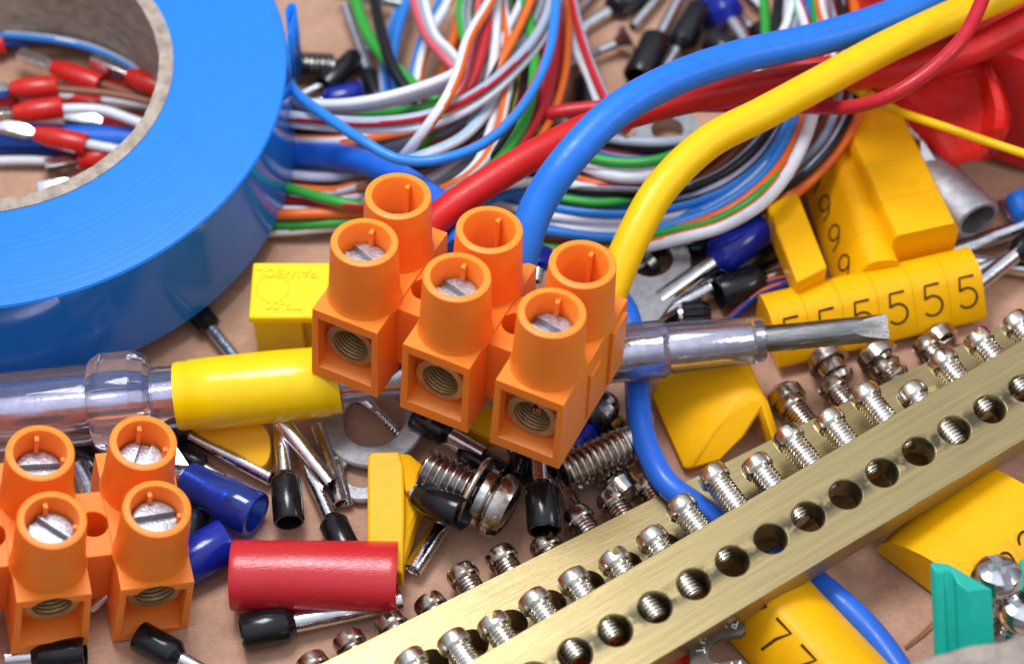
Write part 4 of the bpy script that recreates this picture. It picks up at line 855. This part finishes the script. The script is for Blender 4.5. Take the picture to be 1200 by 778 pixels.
# ------------------------------------------------------------------ yellow numbered marker strips
def strip(label, p0, p1, wd, ht, n, ch=None, prof='slant', dsize=.36, droty=0, drot=0, dpos=.5, z=0.0, roll=0, gap=.0015, lw=.028, matn='yellow', face=0, bev=.006):
    A, B = P(*p0), P(*p1); X = (B - A).normalized(); M = frame_xz(A, X) @ Matrix.Rotation(R(roll), 4, 'X'); L = (B - A).length
    T = thing('marker_strip', label, 'cable marker', M, 'yellow cable marker strips')
    if prof == 'slant': pr = [(-wd / 2, .02), (-wd / 2, .14 * ht), (-wd * .10, ht * .88), (-wd * .04, ht * .95), (wd * .04, ht * .99), (wd * .12, ht), (wd * .36, ht * .97), (wd * .46, ht * .9), (wd / 2, ht * .78), (wd / 2, .02)]; a2, b2 = pr[1], pr[2]
    elif prof == 'flat': pr = [(-wd / 2, 0), (-wd / 2, ht * .92), (-wd * .44, ht), (wd * .40, ht), (wd / 2, ht * .8), (wd / 2, 0)]; a2, b2 = (-wd * .44, ht), (wd * .40, ht)
    elif prof == 'round': pr = [(-wd / 2, 0), (-wd / 2 * .98, ht * .35), (-wd * .20, ht * .95), (-wd * .13, ht)] + [(wd * (-.13 + .63 * math.sin(R(t))), ht * (math.cos(R(t)) * .9 + .1)) for t in (15, 30, 45, 60, 75, 90)] + [(wd * .5, 0)]; a2, b2 = pr[1], pr[2]
    seg = L / n
    for k in range(n):
        bm = bmesh.new(); jit = random.uniform(-.002, .002)
        vs = [[bm.verts.new((x, y + jit, z_ + jit * .5)) for (y, z_) in pr] for x in (k * seg + gap, (k + 1) * seg - gap)]
        m_ = len(pr)
        for i in range(m_): bm.faces.new((vs[0][i], vs[0][(i + 1) % m_], vs[1][(i + 1) % m_], vs[1][i]))
        bm.faces.new(vs[0][::-1]); bm.faces.new(vs[1])
        mk = finish(bm, 'marker', matn, T, world=False, ang=50, bevel=bev)
        if ch:
            c_ = ch[k % len(ch)]
            if c_ == ' ': continue
            a3 = Vector((0, a2[0], a2[1])); b3 = Vector((0, b2[0], b2[1])); yv = (b3 - a3).normalized(); xv = Vector((1, 0, 0)); nv = xv.cross(yv)
            o_ = a3.lerp(b3, dpos) + Vector(((k + .5) * seg, jit, jit * .5)) + nv * .001
            GM = Matrix.Translation(o_) @ Matrix((xv, yv, nv)).transposed().to_4x4() @ Matrix.Rotation(R(drot), 4, 'Z')
            finish(glyph_bm(c_, dsize, lw, GM), 'number', 'ink', mk, world=False, smooth=False)
    return T
strip('yellow marker strip printed with a row of fives under the blade tip', (898, 402, .12), (1141, 345, .12), .78, .52, 6, '5', dsize=.37, dpos=.70)
strip('yellow marker strip printed with nines standing behind the small yellow block', (958, 175, .15), (1015, 345, .15), .68, .62, 5, '9', prof='slant', dsize=.33, drot=70, dpos=.40, lw=.026)
strip('broad plain yellow marker strip right of the one with nines', (985, 125, .15), (1076, 318, .15), .82, .80, 5, None, prof='flat')
strip('yellow marker strip printed with sevens below the brass bar', (889, 706, .05), (1004, 828, .05), 1.10, .62, 4, '7', prof='round', dsize=.38, drot=0, dpos=.60, lw=.032, gap=0, bev=.0015)
strip('yellow marker strip with a two and a nine at the right edge', (1100, 700, .05), (1193, 603, .05), 1.7, .60, 4, [' ', '9', '2', '2'], prof='round', dsize=.34, dpos=.80, gap=0, bev=.0015)
# small plain yellow block with ridged top
pts = [P(898, 240, .85), P(934, 223, .85), P(970, 313, .85), P(934, 331, .85)]
tag(finish(poly_prism(pts, [], .35), 'yellow_block', 'yellow', bevel=.03), 'small plain yellow block standing left of the strip with nines', 'cable marker')
pts = [P(800, 556, .1), P(838, 505, .44), P(862, 476, .58), P(878, 463, .63), P(892, 464, .62), P(903, 477, .52), P(919, 526, .12), P(905, 534, .1), P(890, 488, .50), P(874, 514, .34), P(846, 542, .12)]
tag(finish(poly_prism(pts, [], 0, Vector((-.36, 1.08, .0))), 'folded_marker', 'yellow', bevel=.06), 'smooth yellow marker with a notched end under the screwdriver sleeve', 'cable marker')
# yellow clip
T = thing('yellow_clip', 'yellow plastic clip standing between the washer and the red sleeve', 'clip', P(455, 640, 0))
bm = poly_prism([P(431, 533, .75), P(436, 529, .75), P(468, 528, .75), P(473, 545, .72), P(474, 600, .6), P(472, 672, .42), P(430, 655, .42)], [], .30); finish(bm, 'clip_plate', 'yellow', T, bevel=.03)
bm = poly_prism([P(468, 530, .70), P(480, 531, .66), P(496, 544, .6), P(506, 566, .52), P(502, 574, .52), P(475, 576, .6)], [], .4); finish(bm, 'clip_hook', 'yellow', T, bevel=.03)
bm = poly_prism([P(473, 575, .52), P(503, 571, .45), P(488, 605, .4), P(470, 668, .35), P(466, 640, .4)], [], .3); finish(bm, 'clip_leg', 'yellow', T, bevel=.03)
pts = smooth_loop([P(225, 498, .3), P(262, 494, .42), P(300, 494, .42), P(315, 508, .36), P(316, 534, .28), P(304, 546, .24), P(276, 530, .26), P(242, 514, .28)])
tag(finish(poly_prism(pts, [], .24), 'yellow_marker', 'yellow', bevel=.04), 'round ended yellow marker peeping out below the yellow tape wrap', 'cable marker')
pts = [P(540, 470, .3), P(600, 478, .3), P(612, 500, .25), P(575, 515, .2), P(545, 500, .25)]
tag(finish(poly_prism(pts, [], .2), 'yellow_marker', 'yellow', bevel=.04), 'yellow marker in the gap under the three-pole terminal block', 'cable marker')
pts = [P(735, 480, .2), P(765, 480, .2), P(770, 540, .2), P(758, 545, .2)]
tag(finish(poly_prism(pts, [], .18), 'yellow_marker', 'yellow', bevel=.04), 'sliver of yellow marker between the blue cable and the notched marker', 'cable marker')
pts = [P(640, 262, .1), P(675, 258, .1), P(730, 264, .1), P(728, 284, .1), P(650, 286, .1)]
tag(finish(poly_prism(pts, [], .09), 'yellow_marker', 'yellow', bevel=.03), 'yellow marker glimpsed through the lower coil of wires', 'cable marker')

# ------------------------------------------------------------------ lemon yellow clip block with raised lettering
c0 = P(291, 372, 1.05); c1 = P(385, 372, 1.05); X = (c1 - c0).normalized(); Wb = (c1 - c0).length
M = frame_xz(c0 - Vector((0, 0, 1.05)), X); T = thing('clip_block', 'lemon yellow plastic block with raised lettering beside the terminal block', 'plastic block', M)
D_ = .78
bm = bmesh.new(); g_ = box(bm, (0, 0, .92), (Wb, D_, 1.05))
finish(bm, 'top_plate', 'lemon', T, world=False, bevel=.03)
bm = bmesh.new(); box(bm, (.03, .07, 0), (.58, D_ - .03, .93)); finish(bm, 'body', 'lemon', T, world=False, bevel=.02)
bm = bmesh.new(); box(bm, (.57, .22, 0), (Wb - .02, D_ - .04, .93)); finish(bm, 'recess', 'lemon', T, world=False, bevel=.02)
tm = Matrix.Translation((.40, .62, 1.052)) @ Matrix.Rotation(R(180), 4, 'Z')
finish(text_bm('PAWBOL', .17, .012, tm), 'raised_lettering', 'lemon', T, world=False, smooth=False)
tm = Matrix.Translation((.38, .17, 1.052)) @ Matrix.Rotation(R(180), 4, 'Z')
finish(text_bm('TP-00', .17, .012, tm), 'raised_lettering', 'lemon', T, world=False, smooth=False)
bm = bmesh.new(); lathe(bm, [(0, .17), (0, .19), (.006, .185), (.006, .175)], 40, closed=True, M=Matrix.Translation((.25, .40, 1.05)))
finish(bm, 'moulding_ring', 'lemon', T, world=False)

# ------------------------------------------------------------------ washers, lugs
def ring(cpx, ro, ri, th, tilt=(0, 0), matn='zinc', zsq=1.0):
    c_ = P(*cpx); M = Matrix.Translation(c_) @ Matrix.Rotation(R(tilt[0]), 4, 'X') @ Matrix.Rotation(R(tilt[1]), 4, 'Y')
    bm = bmesh.new(); lathe(bm, [(0, ri), (0, ro - .015), (.015, ro), (th - .02, ro), (th, ro - .02), (th, ri + .015), (th - .015, ri)], 64, closed=True)
    return bm, M
bm, M = ring((440, 494, .16), .60, .35, .08, (6, -8)); o = finish(bm, 'washer', 'tin_matte', None, world=False); o.location = M.to_translation(); o.rotation_euler = M.to_euler(); tag(o, 'large flat steel washer under the screwdriver beside the yellow clip', 'washer', 'washers')
bm, M = ring((425, 556, .04), .38, .2, .07, (0, 0)); o = finish(bm, 'washer', 'tin_matte', None, world=False); o.location = M.to_translation(); tag(o, 'second washer half under the large one', 'washer', 'washers')
# ring lug, seen from above between yellow cable and screwdriver
def circ(cx, cy, z, r, a0=0, a1=360, n=30):
    c_ = P(cx, cy, z); return [c_ + Vector((r * math.cos(R(a0 + (a1 - a0) * i / n)), r * math.sin(R(a0 + (a1 - a0) * i / n)), 0)) for i in range(n)]
c_ = P(762, 304, .42)
out = circ(762, 304, .42, .47, -25, 205, 26) + [P(714, 330, .42), P(712, 372, .42), P(768, 380, .42), P(788, 352, .42)]
hole = circ(762, 303, .42, .27, 0, 360, 32)
tag(finish(poly_prism(out, [hole], .09), 'ring_lug', 'tin_matte', ang=30), 'flat grey ring lug below the white wire between yellow cable and blue ferrule', 'cable lug', 'cable lugs')
out = circ(782, 152, .3, .40, 0, 360, 36); hole = circ(782, 152, .3, .2, 0, 360, 28)
tag(finish(poly_prism(out, [hole], .1), 'ring_lug', 'tin_matte', ang=30), 'grey ring lug seen between the red and yellow cables', 'cable lug', 'cable lugs')
# dark round thing through the ring
A, B = P(742, 318, .1), P(775, 290, .15)
# big silver cable lug barrel, right
A, B = P(1078, 200, .42), P(1146, 258, .66); M = frame(A, B - A); L = (B - A).length
T = thing('cable_lug', 'big silver cable lug barrel with an open oval mouth below the red tape', 'cable lug', M, 'cable lugs')
bm = bmesh.new(); lathe(bm, [(L, .24), (L, .29), (L - .02, .315), (.25, .34), (.0, .35), (-.1, .31), (-.15, .26), (-.1, .2), (L - .8, .22)], 40, closed=True)
for v in bm.verts:
    if v.co.z > L * .6: v.co.x *= 1 - .28 * (v.co.z / L - .6) / .4
finish(bm, 'barrel', 'tin_matte', T, world=False, ang=50)
bm = poly_prism([P(1077, 158, .95), P(1086, 168, .9), P(1100, 190, .8), P(1090, 222, .62), P(1068, 214, .6), P(1078, 195, .75)], [], .07); finish(bm, 'flared_lip', 'tin', T, bevel=.02)

# ------------------------------------------------------------------ bolts and loose screws
def threaded(bm, z0, z1, r, pitch, depth=.14, seg=36):
    z = z0; prof = [(z0, 0), (z0, r * .85)]; s_ = 1 if z1 > z0 else -1
    while (z - z1) * s_ < -pitch: prof += [(z + s_ * pitch * .35, r), (z + s_ * pitch * .5, r), (z + s_ * pitch * .9, r * (1 - depth))]; z += s_ * pitch
    prof += [(z1, r * .85), (z1, 0)]; lathe(bm, prof, seg)
A, B = P(496, 548, .6), P(606, 603, .45); M = frame(A, B - A, Vector((0, 0, 1))); L = (B - A).length
T = thing('bolt', 'big steel bolt with a flat washer, a split washer and a slotted pan head', 'bolt', M)
bm = bmesh.new(); threaded(bm, 0, L - .25, .245, .082); finish(bm, 'thread', 'bolt_steel', T, world=False, ang=25)
def ringz(z, th, ro, ri, gap=None):
    bm = bmesh.new(); lathe(bm, [(z, ri), (z, ro - .02), (z + .02, ro), (z + th - .02, ro), (z + th, ro - .02), (z + th, ri)], 48, closed=True); return bm
finish(ringz(L - .56, .06, .43, .25), 'flat_washer', 'nickel_screw', T, world=False)
bm = ringz(L - .46, .12, .34, .24); cb = bmesh.new(); box(cb, (-1, -.025, L - 1), (0, .025, L), Matrix.Rotation(R(-60), 4, 'Z') ); bm = boolean(bm, [cb]); finish(bm, 'split_washer', 'bolt_steel', T, world=False, ang=30)
bm = bmesh.new(); lathe(bm, [(L - .30, 0), (L - .30, .33), (L - .27, .365), (L - .18, .36), (L - .10, .32), (L - .06, .2), (L - .05, 0)], 48)
cb = bmesh.new(); box(cb, (-.055, -1, L - .2), (.055, 1, L + .2)); bm = boolean(bm, [cb]); finish(bm, 'bolt_head', 'nickel_bronze', T, world=False, ang=28)
# hollow threaded tube
A, B = P(660, 556, .4), P(742, 518, .4); M = frame(A, B - A); L = (B - A).length
bm = bmesh.new(); prof = [(L, .14), (0, .14), (0, .20)]; z = .01
while z < L - .08: prof += [(z + .02, .235), (z + .045, .235), (z + .07, .205)]; z += .08
prof += [(L, .205)]
lathe(bm, prof, 40, closed=True); o = finish(bm, 'threaded_tube', 'nickel_bronze', None, world=False, ang=25); o.location = M.to_translation(); o.rotation_euler = M.to_euler(); tag(o, 'hollow threaded metal tube between terminal block and blue cable', 'threaded tube')
def loose_screw(label, tip, head, r_t, r_h, matn='chrome', head_t=.1, name='loose_screw', flat=True):
    A, B = P(*tip), P(*head); M = frame(A, B - A); L = (B - A).length; T = thing(name, label, 'screw', M)
    bm = bmesh.new(); threaded(bm, 0, L * .6, r_t, r_t * .8, .25, 24); lathe(bm, [(L * .6, r_t * .9), (L - head_t, r_t * .95)], 24); finish(bm, 'thread', matn, T, world=False, ang=25)
    bm = bmesh.new(); lathe(bm, [(L - head_t * 1.8, r_t * .9), (L - head_t * .8, r_h * .7), (L - .02, r_h), (L, r_h * .95), (L, 0)] if flat else [(L - head_t, r_t), (L - head_t, r_h), (L - head_t * .3, r_h * .9), (L, r_h * .5), (L, 0)], 36)
    finish(bm, 'screw_head', matn, T, world=False, ang=35); return T
loose_screw('small flat head screw lying behind the red wires above the blue cable', (655, 82, .15), (735, 46, .25), .065, .2, 'tin')
loose_screw('thin threaded screw seen through the washer opening', (470, 510, .12), (425, 466, .2), .06, .12)
loose_screw('rounded screw behind the hollow threaded tube', (700, 548, .15), (742, 590, .2), .15, .25, 'bolt_steel', .25, flat=False)
loose_screw('dark rounded screw in the shade behind the terminal block', (712, 470, .2), (690, 500, .3), .18, .3, 'dark_steel', .2, flat=False)
loose_screw('big brownish screw under the row of fives left of its middle', (985, 448, .25), (962, 410, .3), .19, .25, 'nickel_bronze', .2, flat=False)
loose_screw('big brownish screw under the right half of the row of fives', (1052, 446, .2), (1018, 405, .3), .18, .25, 'nickel_bronze', .2, flat=False)
loose_screw('brownish screw head at the lower end of the row of fives', (935, 492, .15), (915, 452, .25), .16, .22, 'nickel_bronze', .2, flat=False)
loose_screw('dark screw under the right end of the row of fives', (1118, 420, .12), (1092, 385, .2), .16, .22, 'nickel_bronze', .2, flat=False)
bm = bmesh.new(); A, B = P(325, 75, .25), P(392, 79, .2); M = frame(A, B - A); threaded(bm, 0, (B - A).length, .18, .068); o = finish(bm, 'threaded_rod', 'dark_steel', None, world=False, ang=25); o.location = M.to_translation(); o.rotation_euler = M.to_euler(); tag(o, 'dark threaded rod sticking out behind the blue tape roll', 'threaded rod')
loose_screw('round dark screw head under the ring lug', (720, 335, .06), (765, 300, .2), .12, .25, 'dark_steel', .15, flat=False)

# ------------------------------------------------------------------ fork terminal with stamped lettering, lower edge
T = thing('fork_terminal', 'bronze fork terminal with stamped lettering and a red sleeve at the lower edge', 'fork terminal', P(830, 750, .2), 'crimp terminals')
z = .70
out = [P(873, 728, z), P(875, 739, z), P(869, 744, z), P(848, 746, z), P(837, 752, z), P(832, 760, z), P(832, 769, z), P(839, 776, z), P(869, 770, z), P(877, 776, z), P(876, 788, z), P(865, 796, z), P(823, 802, z), P(809, 794, z), P(806, 756, z), P(818, 744, z), P(846, 731, z), P(863, 726, z)]
finish(poly_prism(out, [], .09), 'fork_plate', 'fork_bronze', T, bevel=.015)
cen = P(853, 759, z + .002)
word = 'PANDUIT'
for k, ch in enumerate(word):
    a = 72 + k * 19; rr = .29
    Mx = Matrix.Translation(cen + Vector((rr * math.cos(R(a)) , rr * math.sin(R(a)), 0))) @ Matrix.Rotation(R(a + 90), 4, 'Z')
    finish(text_bm(ch, .135, .008, Mx), 'stamped_letter', 'stamp', T, smooth=False)
for k, ch in enumerate('R-14'):
    Mx = Matrix.Translation(P(841 + k * 8.5, 783 - k * 1.2, z + .002)) @ Matrix.Rotation(R(4), 4, 'Z')
    finish(text_bm(ch, .13, .008, Mx), 'stamped_letter', 'stamp', T, smooth=False)
A, B = P(804, 768, .3), P(740, 800, .3); M = frame(A, B - A); bm = bmesh.new(); lathe(bm, [(0, .12), (0, .24), (.02, .26), (1.2, .26), (1.2, .12)], 8, closed=True)
bmesh.ops.transform(bm, matrix=M, verts=bm.verts[:]); finish(bm, 'sleeve', 'red_plastic', T, ang=60, bevel=.03)
ferrule('navy ferrule beneath the brass bar next to the fork terminal', (745, 785, .1), (770, 765, .15), (808, 742, .17), .08, .17, col_m='blue_plastic')

# ------------------------------------------------------------------ green terminal with pan head screws, lower right
T = thing('green_terminal', 'green plastic terminal piece with a stepped profile at the lower right', 'terminal', P(1130, 760, .1))
zt = 1.55
out = [P(1089, 659, zt), P(1097, 658, zt), P(1112, 660, zt), P(1163, 690, zt), P(1135, 692, zt), P(1121, 682, zt), P(1116, 669, zt), P(1108, 667, zt), P(1104, 671, zt), P(1096, 669, zt)]
finish(poly_prism(out, [], 0, Vector((.12, -1.75, -1.4))), 'moulding', 'teal', T, bevel=.015, ang=25)
out = [P(1155, 738, .75), P(1162, 728, .75), P(1200, 716, .75), P(1260, 712, .75), P(1260, 760, .75), P(1168, 765, .75)]
finish(poly_prism(out, [], .22), 'clamp_plate', 'tin', T, bevel=.02)
out = [P(1195, 655, 1.1), P(1240, 640, 1.1), P(1260, 720, 1.1), P(1204, 720, 1.1)]
finish(poly_prism(out, [], .3), 'rear_moulding', 'teal', T, bevel=.02)
def pan(label, c, zdir, rh):
    C_ = P(*c); M = frame(C_, Vector(zdir), Vector((1, .3, 0))); T = thing('pan_screw', label, 'screw', M, 'pan head screws of the green terminal')
    bm = bmesh.new(); lathe(bm, [(0, 0), (0, rh * .9), (.03, rh), (.09, rh * .99), (.17, rh * .82), (.22, rh * .5), (.235, 0)], 44)
    cbs = []
    for q in (0, 90):
        cb = bmesh.new(); box(cb, (-.05, -rh * .55 if q else -rh * 1.2, .13), (.05, rh * .55 if q else rh * 1.2, .5), Matrix.Rotation(R(q), 4, 'Z')); cbs.append(cb)
    finish(boolean(bm, cbs), 'screw_head', 'chrome', T, world=False, ang=30)
    bm = bmesh.new(); threaded(bm, 0, -.9, .15, .07); finish(bm, 'thread', 'chrome', T, world=False, ang=25)
pan('domed cross slot screw standing behind the green terminal', (1168, 681, 1.15), (.05, .25, 1), .275)
pan('domed screw sitting on the silver clamp plate at the right edge', (1196, 722, 1.0), (.1, .2, 1), .26)

# ------------------------------------------------------------------ torn cardboard box edge, close to the camera
rows = []
for t in range(9):
    px_ = 1040 + t * 25; y0 = [792, 779, 768, 762, 757, 753, 746, 743, 738][t]
    rows.append([P(px_, y0, 1.9), P(px_ + 3, y0 + 22, 1.92), P(px_ + 5, y0 + 60, 1.85)])
bm = patch(rows, 3, .05, 5)
o = finish(bm, 'box_edge', 'grey_edge', ang=180); md = o.modifiers.new('s', 'SOLIDIFY'); md.thickness = .22
tag(o, 'torn grey edge of the cardboard box at the lower right corner', 'box edge')
